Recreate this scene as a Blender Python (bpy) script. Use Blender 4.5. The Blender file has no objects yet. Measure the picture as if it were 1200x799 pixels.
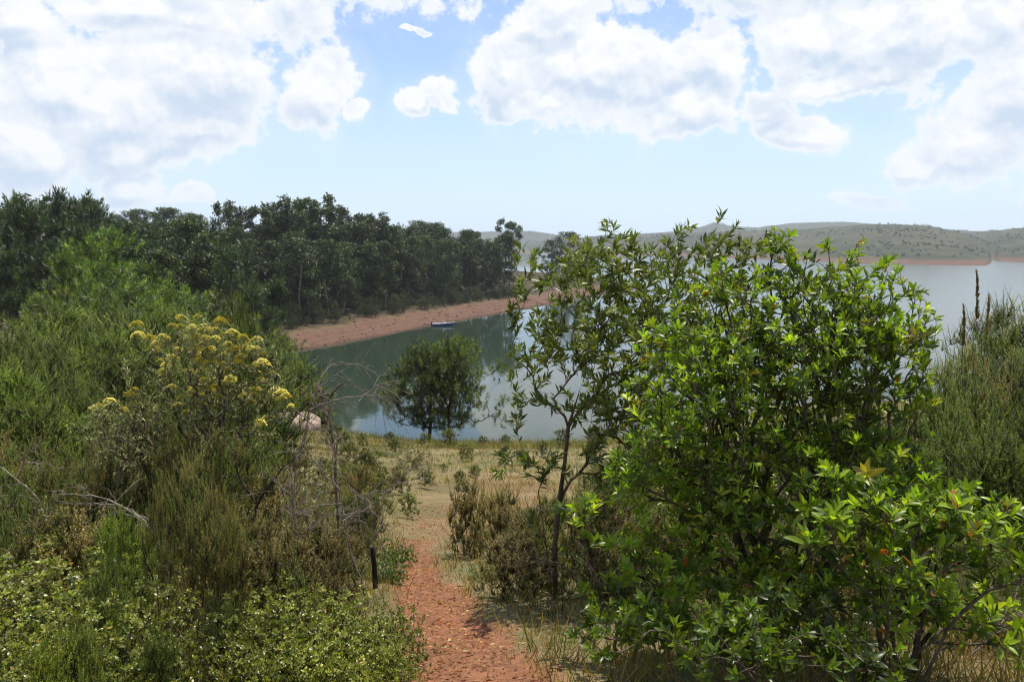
import bpy, math
import numpy as np
from mathutils import Vector

# ------------------------------------------------------------------ camera, sky, sun, exposure
scene = bpy.context.scene
col = scene.collection
EYE = 17.0
PITCH = math.radians(6.81)
FPX = 933.33
cam_d = bpy.data.cameras.new('camera'); cam = bpy.data.objects.new('camera', cam_d); col.objects.link(cam)
cam.location = (0, 0, EYE); cam.rotation_euler = (math.radians(90) - PITCH, 0, 0)
cam_d.lens = 28; cam_d.sensor_width = 36; cam_d.clip_start = 0.05; cam_d.clip_end = 30000
scene.camera = cam

SUN_EL, SUN_AZ = math.radians(70), math.radians(22)
SUN = np.array([math.sin(SUN_AZ) * math.cos(SUN_EL), math.cos(SUN_AZ) * math.cos(SUN_EL), math.sin(SUN_EL)])
sun_d = bpy.data.lights.new('sun', 'SUN'); sun_d.energy = 4.4; sun_d.angle = math.radians(0.5); sun_d.color = (1, .94, .83)
sun = bpy.data.objects.new('sun', sun_d); col.objects.link(sun)
sun.rotation_euler = Vector(SUN).to_track_quat('Z', 'Y').to_euler(); sun.location = (0, 0, 60)

scene.view_settings.view_transform = 'Standard'
scene.view_settings.look = 'None'
scene.view_settings.exposure = 0.5
scene.view_settings.gamma = 1
scene.cycles.use_denoising = True
scene.cycles.filter_width = 1.15
scene.cycles.max_bounces = 7
scene.cycles.diffuse_bounces = 4
scene.cycles.glossy_bounces = 3
scene.cycles.transmission_bounces = 4
scene.cycles.volume_bounces = 1
scene.cycles.caustics_reflective = False
scene.cycles.caustics_refractive = False
scene.cycles.sample_clamp_indirect = 4
scene.cycles.sample_clamp_direct = 12


def ray(px, py):
    u = (px - 600) / FPX; v = (py - 399.5) / FPX
    return np.array([u, math.cos(PITCH) - v * math.sin(PITCH), -math.sin(PITCH) - v * math.cos(PITCH)])


def pt(px, py, y):
    """the point at forward distance y that is seen in direction (px, py) of the photograph"""
    r = ray(px, py)
    p = r * (y / r[1]); p[2] += EYE
    return p


class NT:
    """tiny node helper"""
    def __init__(s, tree): s.t = tree; s.N = tree.nodes; s.L = tree.links
    def n(s, typ, **kw):
        nd = s.N.new(typ)
        for k, v in kw.items(): setattr(nd, k, v)
        return nd
    def put(s, sock, v):
        if v is None: return
        if hasattr(v, 'is_output') or isinstance(v, bpy.types.NodeSocket): s.L.new(v, sock)
        else: sock.default_value = v
    def m(s, op, a, b=None, c=None, clamp=False):
        nd = s.n('ShaderNodeMath', operation=op, use_clamp=clamp)
        for i, v in enumerate((a, b, c)): s.put(nd.inputs[i], v)
        return nd.outputs[0]
    def vm(s, op, a, b=None, out=0):
        nd = s.n('ShaderNodeVectorMath', operation=op)
        s.put(nd.inputs[0], a)
        if b is not None:
            if op == 'SCALE': s.put(nd.inputs['Scale'], b)
            else: s.put(nd.inputs[1], b)
        return nd.outputs[out]
    def noise(s, vec, scale, detail=4, rough=.5, out='Fac', dist=0):
        nd = s.n('ShaderNodeTexNoise'); s.put(nd.inputs['Vector'], vec)
        nd.inputs['Scale'].default_value = scale; nd.inputs['Detail'].default_value = detail
        nd.inputs['Roughness'].default_value = rough; nd.inputs['Distortion'].default_value = dist
        return nd.outputs[out]
    def mr(s, v, a, b, c=0., d=1., smooth=True):
        nd = s.n('ShaderNodeMapRange', interpolation_type='SMOOTHSTEP' if smooth else 'LINEAR')
        s.put(nd.inputs[0], v)
        for i, q in enumerate((a, b, c, d)): s.put(nd.inputs[i + 1], q)
        return nd.outputs[0]
    def mix(s, f, a, b, mode='MIX'):
        nd = s.n('ShaderNodeMix', data_type='RGBA', blend_type=mode)
        s.put(nd.inputs[0], f)
        for sk, v in ((nd.inputs[6], a), (nd.inputs[7], b)):
            if isinstance(v, (tuple, list)): v = tuple(v) + (1,) * (4 - len(v))
            s.put(sk, v)
        return nd.outputs[2]


world = bpy.data.worlds.new('World'); scene.world = world; world.use_nodes = True
world.cycles.sampling_method = 'MANUAL'; world.cycles.sample_map_resolution = 512
w = NT(world.node_tree); w.N.clear()
sky = w.n('ShaderNodeTexSky', sky_type='NISHITA', sun_disc=False, sun_elevation=SUN_EL, sun_rotation=SUN_AZ,
          altitude=1200, air_density=1.0, dust_density=1.2, ozone_density=1.2)
D = w.vm('NORMALIZE', w.n('ShaderNodeTexCoord').outputs['Generated'])
sx = w.n('ShaderNodeSeparateXYZ'); w.L.new(D, sx.inputs[0])
az = w.m('ARCTAN2', sx.outputs[0], sx.outputs[1]); el = w.m('ARCSINE', sx.outputs[2])
cmb = w.n('ShaderNodeCombineXYZ'); w.L.new(az, cmb.inputs[0]); w.L.new(el, cmb.inputs[1]); P = cmb.outputs[0]
wn = w.noise(P, 5.5, 5, .55, 'Color')
Pw = w.vm('ADD', P, w.vm('SCALE', w.vm('SUBTRACT', wn, (.5, .5, .5)), .10))
# cumulus masses where the photograph has them: (px, py, half width, half height)
CL = [(10, 20, 70, 30), (60, 95, 90, 55), (180, 20, 170, 32), (120, 130, 120, 62), (230, 95, 100, 66), (340, 10, 38, 60), (372, 108, 48, 48),
      (425, 137, 16, 13), (25, 165, 60, 55), (150, 165, 120, 40), (240, 150, 70, 35), (165, 215, 42, 32), (235, 232, 26, 14),
      (474, 36, 14, 5), (492, 39, 12, 4), (488, 128, 24, 20), (510, 114, 22, 18), (520, 130, 18, 14), (690, 85, 105, 75), (590, 90, 52, 55), (650, 25, 62, 42), (785, 95, 88, 62),
      (828, 80, 50, 50), (800, 140, 70, 26), (620, 128, 80, 16), (930, 155, 58, 28), (890, 130, 42, 22), (955, 35, 88, 50),
      (1060, 45, 130, 62), (1000, 92, 100, 22), (1170, 30, 80, 60), (1140, 165, 85, 42), (1080, 185, 45, 22), (1190, 115, 60, 60),
      (1010, 229, 40, 11), (805, 125, 60, 40), (1000, -60, 400, 70), (300, -90, 420, 90), (-150, 120, 130, 100), (1350, 130, 130, 110)]
Pv = w.vm('ADD', Pw, (.004, .020, 0))
fld = None; fup = None
for (cx, cy, rx, ry) in CL:
    d = ray(cx, cy); d = d / np.linalg.norm(d)
    a, e = math.atan2(d[0], d[1]), math.asin(d[2])
    res = []
    for src, old in ((Pw, fld), (Pv, fup)):
        q = w.n('ShaderNodeVectorMath', operation='MULTIPLY_ADD')
        w.L.new(src, q.inputs[0]); ia, ie = FPX / rx, FPX / ry
        q.inputs[1].default_value = (ia, ie, 0); q.inputs[2].default_value = (-a * ia, -e * ie, 0)
        ln = w.vm('LENGTH', q.outputs[0], out=1)
        res.append(ln if old is None else w.m('SMOOTH_MIN', old, ln, .10))
    fld, fup = res
# how near the top of its cloud a point lies: looking a step up leaves the cloud at its top, enters it at its base
base_ = w.mr(w.m('SUBTRACT', fld, fup), -.22, .30)
# the rest of the sky (behind the photographer) has the same kind of cloud
back = w.mr(w.noise(D, 2.6, 3, .5), .62, .42, .3, 1.6)
isb = w.mr(w.m('ABSOLUTE', az), .85, 1.15); hi = w.mr(el, .42, .6)
fld = w.m('ADD', w.m('MULTIPLY', fld, w.m('SUBTRACT', 1., w.m('MAXIMUM', isb, hi))), w.m('MULTIPLY', back, w.m('MAXIMUM', isb, hi)))
f1 = w.noise(P, 17, 9, .62); f2 = w.noise(P, 48, 8, .66)
edge = w.m('ADD', w.m('ADD', fld, w.m('MULTIPLY', w.m('SUBTRACT', f1, .5), 1.25)), w.m('MULTIPLY', w.m('SUBTRACT', f2, .5), .75))
dens = w.mr(edge, 1.0, .72)
thin = w.mr(edge, 1.5, .8, 0, .16)
dens = w.m('MAXIMUM', dens, thin)
# sunlit relief: the same noise looked up a step towards the sun (up) gives bright tops and grey-blue bases
f1u = w.noise(w.vm('ADD', P, (.004, .014, 0)), 17, 4, .5); f2u = w.noise(w.vm('ADD', P, (.003, .009, 0)), 48, 3, .5); f1s = w.noise(P, 17, 4, .5); f2s = w.noise(P, 48, 3, .5)
rel = w.mr(w.m('ADD', w.m('SUBTRACT', f1s, f1u), w.m('MULTIPLY', w.m('SUBTRACT', f2s, f2u), .35)), -.10, .12, 0, 1, False)
big = w.mr(w.noise(w.vm('MULTIPLY', P, (1, 1.5, 1)), 7.5, 5, .55), .36, .64)
core = w.mr(edge, .92, .45)
shade = w.m('MULTIPLY', core, w.m('SUBTRACT', w.m('ADD', w.m('ADD', w.m('MULTIPLY', rel, .60), w.m('MULTIPLY', big, .45)), w.m('MULTIPLY', base_, .70)), .34), clamp=True)
cc = w.mix(shade, (7.1, 7.2, 7.3), (4.5, 5.3, 6.4))
# pale band of moist air low over the horizon
low = w.mr(el, .0, .36, .80, 0.0)
skyc = w.mix(low, w.mix(1., sky.outputs[0], (.88, 1.03, 1.20), 'MULTIPLY'), (5.5, 6.6, 7.8))
final = w.mix(w.m('MULTIPLY', dens, w.mr(el, -.02, .10, .35, 1.)), skyc, cc)
bg = w.n('ShaderNodeBackground'); w.L.new(final, bg.inputs[0]); bg.inputs[1].default_value = 0.1
wo = w.n('ShaderNodeOutputWorld'); w.L.new(bg.outputs[0], wo.inputs[0])


# ------------------------------------------------------------------ noise and terrain height
def _h(i, j, s):
    n = (i * 374761393 + j * 668265263 + s * 1442695041) & 0x7fffffff
    n = ((n ^ (n >> 13)) * 1274126177) & 0x7fffffff
    return ((n ^ (n >> 16)) & 0xffff) / 65535.0


def vnoise(x, y, s=0):
    x = np.asarray(x, float); y = np.asarray(y, float)
    i = np.floor(x).astype(np.int64); j = np.floor(y).astype(np.int64)
    fx = x - i; fy = y - j; fx = fx * fx * (3 - 2 * fx); fy = fy * fy * (3 - 2 * fy)
    return (_h(i, j, s) * (1 - fx) + _h(i + 1, j, s) * fx) * (1 - fy) + (_h(i, j + 1, s) * (1 - fx) + _h(i + 1, j + 1, s) * fx) * fy


def fbm(x, y, s=0, o=4):
    r = 0; a = .5
    for k in range(o):
        r = r + a * vnoise(x * 2 ** k, y * 2 ** k, s + k * 7); a *= .5
    return r


def sst(a, b, v):
    t = np.clip((np.asarray(v, float) - a) / (b - a), 0, 1); return t * t * (3 - 2 * t)


def wp(px, py):
    r = ray(px, py); t = -EYE / r[2]; return (r[0] * t, r[1] * t)


SHORE = [(700, -300), (700, 160), (400, 120), (200, 85), (100, 66), (40, 62), (0, 61), (-9, 61), (-15, 66), (-19, 80), (-23, 95), (-31, 112)]
SHORE += [wp(*q) for q in [(350, 410), (400, 402), (450, 393), (500, 382), (550, 373), (600, 364), (650, 355), (700, 345), (740, 340), (757, 336), (748, 333), (712, 331)]]
SHORE += [(20, 400), (-30, 430), (-120, 460), (-300, 520), (-700, 640), (-900, -300)]
SH = np.array(SHORE)


def shore_sd(x, y):
    """signed distance to the shoreline, positive on land"""
    x = np.asarray(x, float); y = np.asarray(y, float)
    best = np.full(x.shape, 1e9); ins = np.zeros(x.shape, bool)
    for k in range(len(SH)):
        a = SH[k]; b = SH[(k + 1) % len(SH)]; ab = b - a
        t = np.clip(((x - a[0]) * ab[0] + (y - a[1]) * ab[1]) / (ab @ ab), 0, 1)
        best = np.minimum(best, np.hypot(x - a[0] - t * ab[0], y - a[1] - t * ab[1]))
        if a[1] != b[1]:
            c = ((a[1] > y) != (b[1] > y)) & (x < (b[0] - a[0]) * (y - a[1]) / (b[1] - a[1]) + a[0])
            ins ^= c
    return np.where(ins, best, -best)


DY = [-40, -10, 0, 3, 5, 8, 12, 20, 30, 37, 42, 50, 62, 90, 200]
DZ = [-3, .8, 1.5, 1.75, 2.3, 3.15, 4.15, 5.95, 8.0, 9.3, 10.9, 13.4, 16.6, 17.5, 17.5]


def height(x, y):
    x = np.asarray(x, float); y = np.asarray(y, float)
    base = EYE - np.interp(y, DY, DZ)
    fade = 1 - sst(14, 34, y)
    base = base + 1.35 * sst(1.6, 8, -x) * fade + 1.9 * sst(2.4, 9, x) * (1 - sst(22, 45, y)) + .04 * np.clip(np.abs(x) - 10, 0, 100) * fade
    pl = 10.2 + .035 * np.clip(-x - 30, 0, 120) + 2.2 * (fbm(x / 40, y / 40, 3) - .5)
    base = base + (pl - base) * sst(9, 30, -x) * sst(14, 45, y)
    pl2 = 7.5 + .012 * np.clip(y - 60, 0, 200) + 2.0 * (fbm(x / 30, y / 30, 5) - .5)
    base = base + (pl2 - base) * sst(95, 130, y)
    sd = shore_sd(x, y)
    sdn = sd + 1.6 * (fbm(x / 9, y / 9, 11) - .47) * sst(45, 70, y)
    gul = .35 * (fbm(x / 2.2, y / 2.2, 13, 3) - .44) * (y > 80) * sst(.5, 4, sdn)
    prof = gul + np.where(sdn > 0, (.24 + .10 * (1 - sst(66, 90, y))) * np.minimum(sdn, 9) + (.10 + .35 * (1 - sst(66, 90, y))) * np.clip(sdn - 9, 0, 1000), np.maximum(.25 * sdn, -4))
    k = 1.2
    hh = np.clip(.5 + .5 * (prof - base) / k, 0, 1)
    z = prof * (1 - hh) + base * hh - k * hh * (1 - hh) * (sdn > 0)
    z = np.where(sdn < 0, np.minimum(prof, 0), z)
    z = z + .75 * np.exp(-((x + 10.2) ** 2 + (y - 36.5) ** 2) / 14.)
    # small relief near the photographer
    z = z + (.10 * (fbm(x * .9, y * .9, 21) - .47) + .03 * (fbm(x * 5, y * 5, 22, 2) - .37)) * (1 - sst(30, 60, y)) * (sdn > 0)
    # far hills across the lake
    r = np.hypot(x, y); azm = np.clip(np.arctan2(x, y), -1.1, 1.1); px = 600 + FPX * np.tan(azm)
    px = px + 10 * (fbm(px / 60 + 5, r / 400, 31) - .47)
    far = np.full(x.shape, -4.)
    RA = np.interp(px, [-1500, 600, 640, 700, 780, 860, 1000, 1100, 1158, 1172], [2600, 2400, 1900, 1500, 1400, 1150, 880, 820, 800, 2600])
    TA = np.interp(px, [-1500, 600, 660, 720, 780, 830, 900, 960, 1020, 1080, 1130, 1158, 1172], [9, 5, 7, 12, 14, 15, 17, 19, 23, 21, 12, 1, -60])
    RB = np.interp(px, [-1500, 1090, 1168, 1200, 2600], [2600, 2500, 1050, 980, 700])
    TB = np.interp(px, [-1500, 560, 620, 680, 720, 780, 812, 832, 855, 885, 925, 980, 1040, 1100, 1150, 1200, 1400, 2600],
                   [20, 16, 17, 9, 13, 16, 20, 27, 22, 20, 25, 26, 22, 17, 14, 19, 26, 40])
    for R0, T, L, s in ((RA, TA, 520, 41), (RB, TB, 750, 51)):
        R1 = R0 + L
        H = EYE + R1 * T / FPX
        t = (r - R0) / L
        up = np.where(t < 1, np.clip(t, 0, 1) ** .8 * (1 - .10 * np.sin(np.clip(t, 0, 1) * math.pi)), 1 - .35 * sst(1, 2.2, t))
        rg = (fbm(x / 170, y / 170, s) - .47)
        z2 = H * up + rg * 34 * np.clip(t * 3, 0, 1) * (1 - .75 * np.exp(-((t - 1) / .22) ** 2))
        z2 = np.where(t < 0, np.maximum(t * 30, -4), z2)
        far = np.maximum(far, z2)
    return np.where(r > 650, np.maximum(z, far), z)


def hgt(x, y): return float(height(np.array([x]), np.array([y]))[0])


def on_ground(px, py, dmax=60):
    r = ray(px, py)
    ts = np.linspace(1.2, dmax, 900); P = r[None] * ts[:, None]
    z = height(P[:, 0], P[:, 1]); below = np.where(P[:, 2] + EYE < z)[0]
    i = below[0] if len(below) else len(ts) - 1
    return np.array([P[i, 0], P[i, 1], z[i]])


PATH_PX = [(545, 880, 115), (545, 799, 92), (535, 750, 66), (505, 700, 42), (486, 665, 30), (484, 640, 28), (500, 610, 26), (520, 590, 40), (535, 570, 34)]
PATH = []
for (px, py, hw) in PATH_PX:
    c = on_ground(px, py); e = on_ground(px + hw, py); PATH.append((c[0], c[1], abs(e[0] - c[0])))
PATH = [(0.15 * -1, -6, .5), (PATH[0][0], -1, .5)] + PATH


def path_dist(x, y):
    """distance from the path's centre divided by its half width"""
    best = np.full(np.shape(x), 1e9)
    for k in range(len(PATH) - 1):
        a, b = np.array(PATH[k][:2]), np.array(PATH[k + 1][:2]); ab = b - a
        t = np.clip(((x - a[0]) * ab[0] + (y - a[1]) * ab[1]) / (ab @ ab + 1e-9), 0, 1)
        wd = PATH[k][2] * (1 - t) + PATH[k + 1][2] * t
        best = np.minimum(best, np.hypot(x - a[0] - t * ab[0], y - a[1] - t * ab[1]) / wd)
    return best


# ------------------------------------------------------------------ mesh helpers
def link(o, parent=None):
    col.objects.link(o)
    if parent: o.parent = parent
    return o


def mesh_np(name, V, F, mat=None, colr=None, smooth=True, parent=None):
    """V (n,3); F a list of int arrays (m,3) or (m,4); colr (n,3)"""
    me = bpy.data.meshes.new(name)
    V = np.asarray(V, np.float32); F = [np.asarray(f, np.int32) for f in F if len(f)]
    me.vertices.add(len(V)); me.vertices.foreach_set('co', V.ravel())
    lt = np.concatenate([np.full(len(f), f.shape[1], np.int32) for f in F]); li = np.concatenate([f.ravel() for f in F])
    me.loops.add(len(li)); me.loops.foreach_set('vertex_index', li)
    me.polygons.add(len(lt)); me.polygons.foreach_set('loop_start', np.concatenate([[0], np.cumsum(lt)[:-1]]).astype(np.int32))
    if smooth: me.polygons.foreach_set('use_smooth', np.ones(len(lt), bool))
    if colr is not None:
        at = me.color_attributes.new('tint', 'FLOAT_COLOR', 'POINT')
        c = np.ones((len(V), 4), np.float32); c[:, :3] = colr; at.data.foreach_set('color', c.ravel())
    me.update(calc_edges=True)
    if mat: me.materials.append(mat)
    return link(bpy.data.objects.new(name, me), parent)


class MB:
    def __init__(s): s.V = []; s.F = {3: [], 4: []}; s.C = []; s.n = 0
    def add(s, V, F, c=None):
        V = np.asarray(V, np.float32).reshape(-1, 3); s.V.append(V)
        for f in F:
            f = np.asarray(f)
            if len(f): s.F[f.shape[1]].append(f + s.n)
        if c is None: c = (1, 1, 1)
        s.C.append(np.broadcast_to(np.asarray(c, np.float32), (len(V), 3))); s.n += len(V)
    def obj(s, name, mat, parent=None, smooth=True):
        F = [np.concatenate(v) for v in s.F.values() if v]
        return mesh_np(name, np.concatenate(s.V), F, mat, np.concatenate(s.C), smooth, parent)
    def tube(s, P, R, sides=5, c=None):
        P = np.asarray(P, float); n = len(P); R = np.broadcast_to(np.asarray(R, float), (n,))
        T = np.gradient(P, axis=0); T /= np.linalg.norm(T, axis=1)[:, None] + 1e-9
        ref = np.array([.3, .2, 1.]) if abs(T[:, 2]).mean() < .8 else np.array([1., .1, 0])
        A = np.cross(T, ref); A /= np.linalg.norm(A, axis=1)[:, None] + 1e-9; B = np.cross(T, A)
        an = np.arange(sides) * 2 * math.pi / sides
        ring = P[:, None] + R[:, None, None] * (np.cos(an)[None, :, None] * A[:, None] + np.sin(an)[None, :, None] * B[:, None])
        V = np.concatenate([ring.reshape(-1, 3), P[-1:]])
        i = np.arange(n - 1)[:, None] * sides; j = np.arange(sides)[None]; k = (j + 1) % sides
        F = np.stack([i + j, i + k, i + sides + k, i + sides + j], -1).reshape(-1, 4)
        b = (n - 1) * sides; cap = np.stack([b + np.arange(sides), b + (np.arange(sides) + 1) % sides, np.full(sides, n * sides)], -1)
        s.add(V, [F, cap], c)
    def box(s, c, d, rz=0, col_=None):
        v = np.array([[x, y, z] for z in (-.5, .5) for y in (-.5, .5) for x in (-.5, .5)]) * d
        ca, sa = math.cos(rz), math.sin(rz); v = np.stack([v[:, 0] * ca - v[:, 1] * sa, v[:, 0] * sa + v[:, 1] * ca, v[:, 2]], -1) + c
        s.add(v, [np.array([[0, 2, 3, 1], [4, 5, 7, 6], [0, 1, 5, 4], [2, 6, 7, 3], [0, 4, 6, 2], [1, 3, 7, 5]])], col_)
    # leaf templates: x across, y along, z normal
    T = {
        'broad': (np.array([[0, 0, 0], [-.20, .34, .05], [0, .36, 0], [.20, .34, .05], [-.21, .68, .03], [0, .70, -.03], [.21, .68, .03], [0, 1, -.12]]),
                  [np.array([[0, 2, 1], [0, 3, 2], [4, 5, 7], [5, 6, 7]]), np.array([[1, 2, 5, 4], [2, 3, 6, 5]])]),
        'ellip': (np.array([[0, 0, 0], [-.13, .22, .04], [0, .22, 0], [.13, .22, .04], [-.19, .52, .05], [0, .52, -.01], [.19, .52, .05], [-.11, .82, -.02], [0, .82, -.05], [.11, .82, -.02], [0, 1, -.12]]),
                  [np.array([[0, 2, 1], [0, 3, 2], [7, 8, 10], [8, 9, 10]]), np.array([[1, 2, 5, 4], [2, 3, 6, 5], [4, 5, 8, 7], [5, 6, 9, 8]])]),
        'obov': (np.array([[0, 0, 0], [-.12, .3, .05], [0, .3, 0], [.12, .3, .05], [-.22, .64, .04], [0, .64, -.02], [.22, .64, .04], [-.13, .9, -.04], [0, 1, -.09], [.13, .9, -.04]]),
                 [np.array([[0, 2, 1], [0, 3, 2]]), np.array([[1, 2, 5, 4], [2, 3, 6, 5], [4, 5, 8, 7], [5, 6, 9, 8]])]),
        'narrow': (np.array([[0, 0, 0], [-.09, .45, .03], [0, .5, 0], [.09, .45, .03], [0, 1, -.08]]),
                   [np.array([[0, 2, 1], [0, 3, 2], [1, 2, 4], [2, 3, 4]])]),
        'diamond': (np.array([[0, 0, 0], [-.3, .45, .05], [0, 1, 0], [.3, .45, .05]]), [np.array([[0, 3, 2, 1]])]),
        'blade': (np.array([[-.05, 0, 0], [.05, 0, 0], [0, 1, 0]]), [np.array([[0, 1, 2]])]),
    }
    def leaves(s, kind, B, A, N, S, C, wid=1.):
        """B base, A direction, N rough normal, S length, C colour per leaf"""
        tv, tf = s.T[kind]; n = len(B)
        if n == 0: return
        A = A / (np.linalg.norm(A, axis=1)[:, None] + 1e-9)
        X = np.cross(A, N); X /= np.linalg.norm(X, axis=1)[:, None] + 1e-9; Z = np.cross(X, A)
        S = np.broadcast_to(np.asarray(S, float), (n,))[:, None, None]
        W = np.broadcast_to(np.asarray(wid, float), (n,))[:, None, None]
        V = B[:, None] + S * (tv[None, :, 0:1] * W * X[:, None] + tv[None, :, 1:2] * A[:, None] + tv[None, :, 2:3] * Z[:, None])
        off = (np.arange(n) * len(tv))[:, None, None]
        F = [(f[None] + off).reshape(-1, f.shape[1]) for f in tf]
        s.add(V.reshape(-1, 3), F, np.repeat(np.broadcast_to(C, (n, 3)), len(tv), 0))


def unit(v): return v / (np.linalg.norm(v, axis=-1, keepdims=True) + 1e-9)


def grow(rng, targets, seeds, step=.12, bend=.45, pen=.25, r0=.002, pw=.45, wig=.12, sides=4):
    """branch skeleton: joins every target to the nearest node grown so far.
    seeds: list of polylines (trunk or main stems).  Returns tube builder, tips, tip directions."""
    cap = sum(len(s) for s in seeds) + len(targets) * 16 + 10
    P = np.zeros((cap, 3)); Dn = np.zeros((cap, 3)); L = np.zeros(cap); par = np.full(cap, -1); n = 0
    strands = []
    for s in seeds:
        s = np.asarray(s, float); ids = []
        for k, p in enumerate(s):
            P[n] = p; par[n] = n - 1 if k else -1; Dn[n] = unit(s[min(k + 1, len(s) - 1)] - s[max(k - 1, 0)])
            L[n] = L[n - 1] + np.linalg.norm(p - P[n - 1]) if k else 0
            ids.append(n); n += 1
        strands.append(ids)
    root = np.mean([s[0] for s in seeds], axis=0)
    order = np.argsort(np.linalg.norm(targets - root, axis=1) + rng.random(len(targets)) * step * 2)
    tips = []
    for ti in order:
        t = targets[ti]; dv = t - P[:n]; dist = np.linalg.norm(dv, axis=1)
        cos = (dv * Dn[:n]).sum(1) / (dist + 1e-9)
        cost = dist * (1.35 - .35 * cos) + pen * L[:n]
        i = int(np.argmin(cost)); d = dist[i]
        if d < step * .3: continue
        m = int(min(14, max(2, round(d / step))))
        ctl = P[i] + (Dn[i] * .8 + unit(t - P[i]) * .4) * d * bend
        tt = np.linspace(0, 1, m + 1)[1:, None]
        Q = (1 - tt) ** 2 * P[i] + 2 * tt * (1 - tt) * ctl + tt ** 2 * t
        Q[:-1] += rng.normal(0, 1, (m - 1 if m > 1 else 0, 3)) * step * wig
        ids = [i]; prev = i
        for q in Q:
            P[n] = q; par[n] = prev; Dn[n] = unit(q - P[prev]); L[n] = L[prev] + np.linalg.norm(q - P[prev]); ids.append(n); prev = n; n += 1
        strands.append(ids); tips.append(prev)
    cnt = np.zeros(n); cnt[tips] = 1
    for k in range(n - 1, -1, -1):
        if par[k] >= 0: cnt[par[k]] += cnt[k]
    R = r0 * np.maximum(cnt, .6) ** pw
    mb = MB()
    for ids in strands:
        if len(ids) < 2: continue
        rr = R[ids].copy()
        if par[ids[1]] == ids[0] and cnt[ids[0]] > cnt[ids[1]]: rr[0] = min(rr[0], rr[1] * 1.25)
        mb.tube(P[ids], rr, sides if rr[0] < .02 else sides + 3)
    return mb, P[tips], Dn[tips], [np.array(s) for s in strands[len(seeds):]], P[:n]


def pal(rng, n, cols, wts, jit=.12):
    """n colours drawn from a list of weighted base colours with a little brightness variation"""
    wts = np.array(wts, float); idx = rng.choice(len(cols), n, p=wts / wts.sum())
    return np.array(cols)[idx] * (1 + rng.normal(0, jit, (n, 1)))


# ------------------------------------------------------------------ materials
def leaf_mat(name, rough=.4, spec=.5, trans=.35, tcol=(1.35, 1.5, .5), vary=.25):
    m = bpy.data.materials.new(name); m.use_nodes = True; t = NT(m.node_tree); t.N.clear()
    a = t.n('ShaderNodeAttribute', attribute_name='tint').outputs['Color']
    oi = t.n('ShaderNodeObjectInfo').outputs['Random']
    pos = t.n('ShaderNodeNewGeometry').outputs['Position']
    nz = t.noise(pos, 1.1, 2)
    g = t.m('ADD', t.mr(nz, .3, .7, 1 - vary, 1 + vary), t.m('MULTIPLY', t.m('SUBTRACT', oi, .5), vary))
    b = t.vm('MULTIPLY', t.vm('SCALE', a, g), (1.20, 1.12, .68))
    p = t.n('ShaderNodeBsdfPrincipled'); t.L.new(b, p.inputs['Base Color'])
    p.inputs['Roughness'].default_value = rough; p.inputs['Specular IOR Level'].default_value = spec
    tr = t.n('ShaderNodeBsdfTranslucent'); t.L.new(t.vm('MULTIPLY', b, tcol), tr.inputs[0])
    mx = t.n('ShaderNodeMixShader'); mx.inputs[0].default_value = trans
    t.L.new(p.outputs[0], mx.inputs[1]); t.L.new(tr.outputs[0], mx.inputs[2])
    o = t.n('ShaderNodeOutputMaterial'); t.L.new(mx.outputs[0], o.inputs[0])
    return m


def bark_mat(name, c1, c2, scale=18, rough=.9):
    m = bpy.data.materials.new(name); m.use_nodes = True; t = NT(m.node_tree)
    p = t.N['Principled BSDF']
    co = t.n('ShaderNodeTexCoord').outputs['Object']
    nz = t.noise(t.vm('MULTIPLY', co, (1, 1, .3)), scale, 6, .65)
    t.L.new(t.mix(t.mr(nz, .35, .65), c1, c2), p.inputs['Base Color']); p.inputs['Roughness'].default_value = rough
    p.inputs['Specular IOR Level'].default_value = .2
    bu = t.n('ShaderNodeBump'); bu.inputs['Strength'].default_value = .6; bu.inputs['Distance'].default_value = .01
    t.L.new(nz, bu.inputs['Height']); t.L.new(bu.outputs[0], p.inputs['Normal'])
    return m


M_gloss = leaf_mat('glossy leaf', .38, .5, .44, (1.55, 1.62, .38))
M_willow = leaf_mat('narrow olive leaf', .42, .5, .28, (1.2, 1.3, .5))
M_round = leaf_mat('small round leaf', .35, .5, .28, (1.2, 1.35, .5))
M_heath = leaf_mat('heath leaf', .55, .3, .30, (1.2, 1.35, .5), .42)
M_silver = leaf_mat('silver felted leaf', .8, .2, .2, (1, 1, .8))
M_flower = leaf_mat('yellow everlasting flower', .7, .2, .20, (1.0, 1.0, .5), .10)
M_pine = leaf_mat('pine needle', .45, .4, .24, (1.2, 1.4, .5), .42)
M_wood = leaf_mat('gum leaf', .5, .35, .2, (1.2, 1.35, .5), .55)
M_grass = leaf_mat('grass blade', .6, .3, .35, (1.2, 1.2, .6))
M_bark = bark_mat('grey brown bark', (.05, .038, .028), (.14, .11, .085))
M_dark = bark_mat('dark bark', (.02, .015, .012), (.06, .045, .035))
M_gum = bark_mat('pale gum bark', (.20, .17, .13), (.42, .38, .32), 2.5)
M_dead = bark_mat('dead weathered wood', (.13, .105, .085), (.30, .255, .215), 30)


def tag(o, label=None, cat=None, group=None, kind=None):
    for k, v in (('label', label), ('category', cat), ('group', group), ('kind', kind)):
        if v: o[k] = v
    return o


def empty(name, loc=(0, 0, 0)):
    o = bpy.data.objects.new(name, None); o.empty_display_size = .2; o.location = loc; return link(o)


def copy_tree(o, loc, rz, sc):
    c = o.copy(); link(c); c.location = loc; c.rotation_euler = (0, 0, rz); c.scale = sc if isinstance(sc, tuple) else (sc,) * 3
    for ch in KIDS[o.name]:
        d = ch.copy(); link(d, c)
        for g in KIDS.get(ch.name, []):
            e = g.copy(); link(e, d)
    return c


KIDS = {}
used = {}


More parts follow.
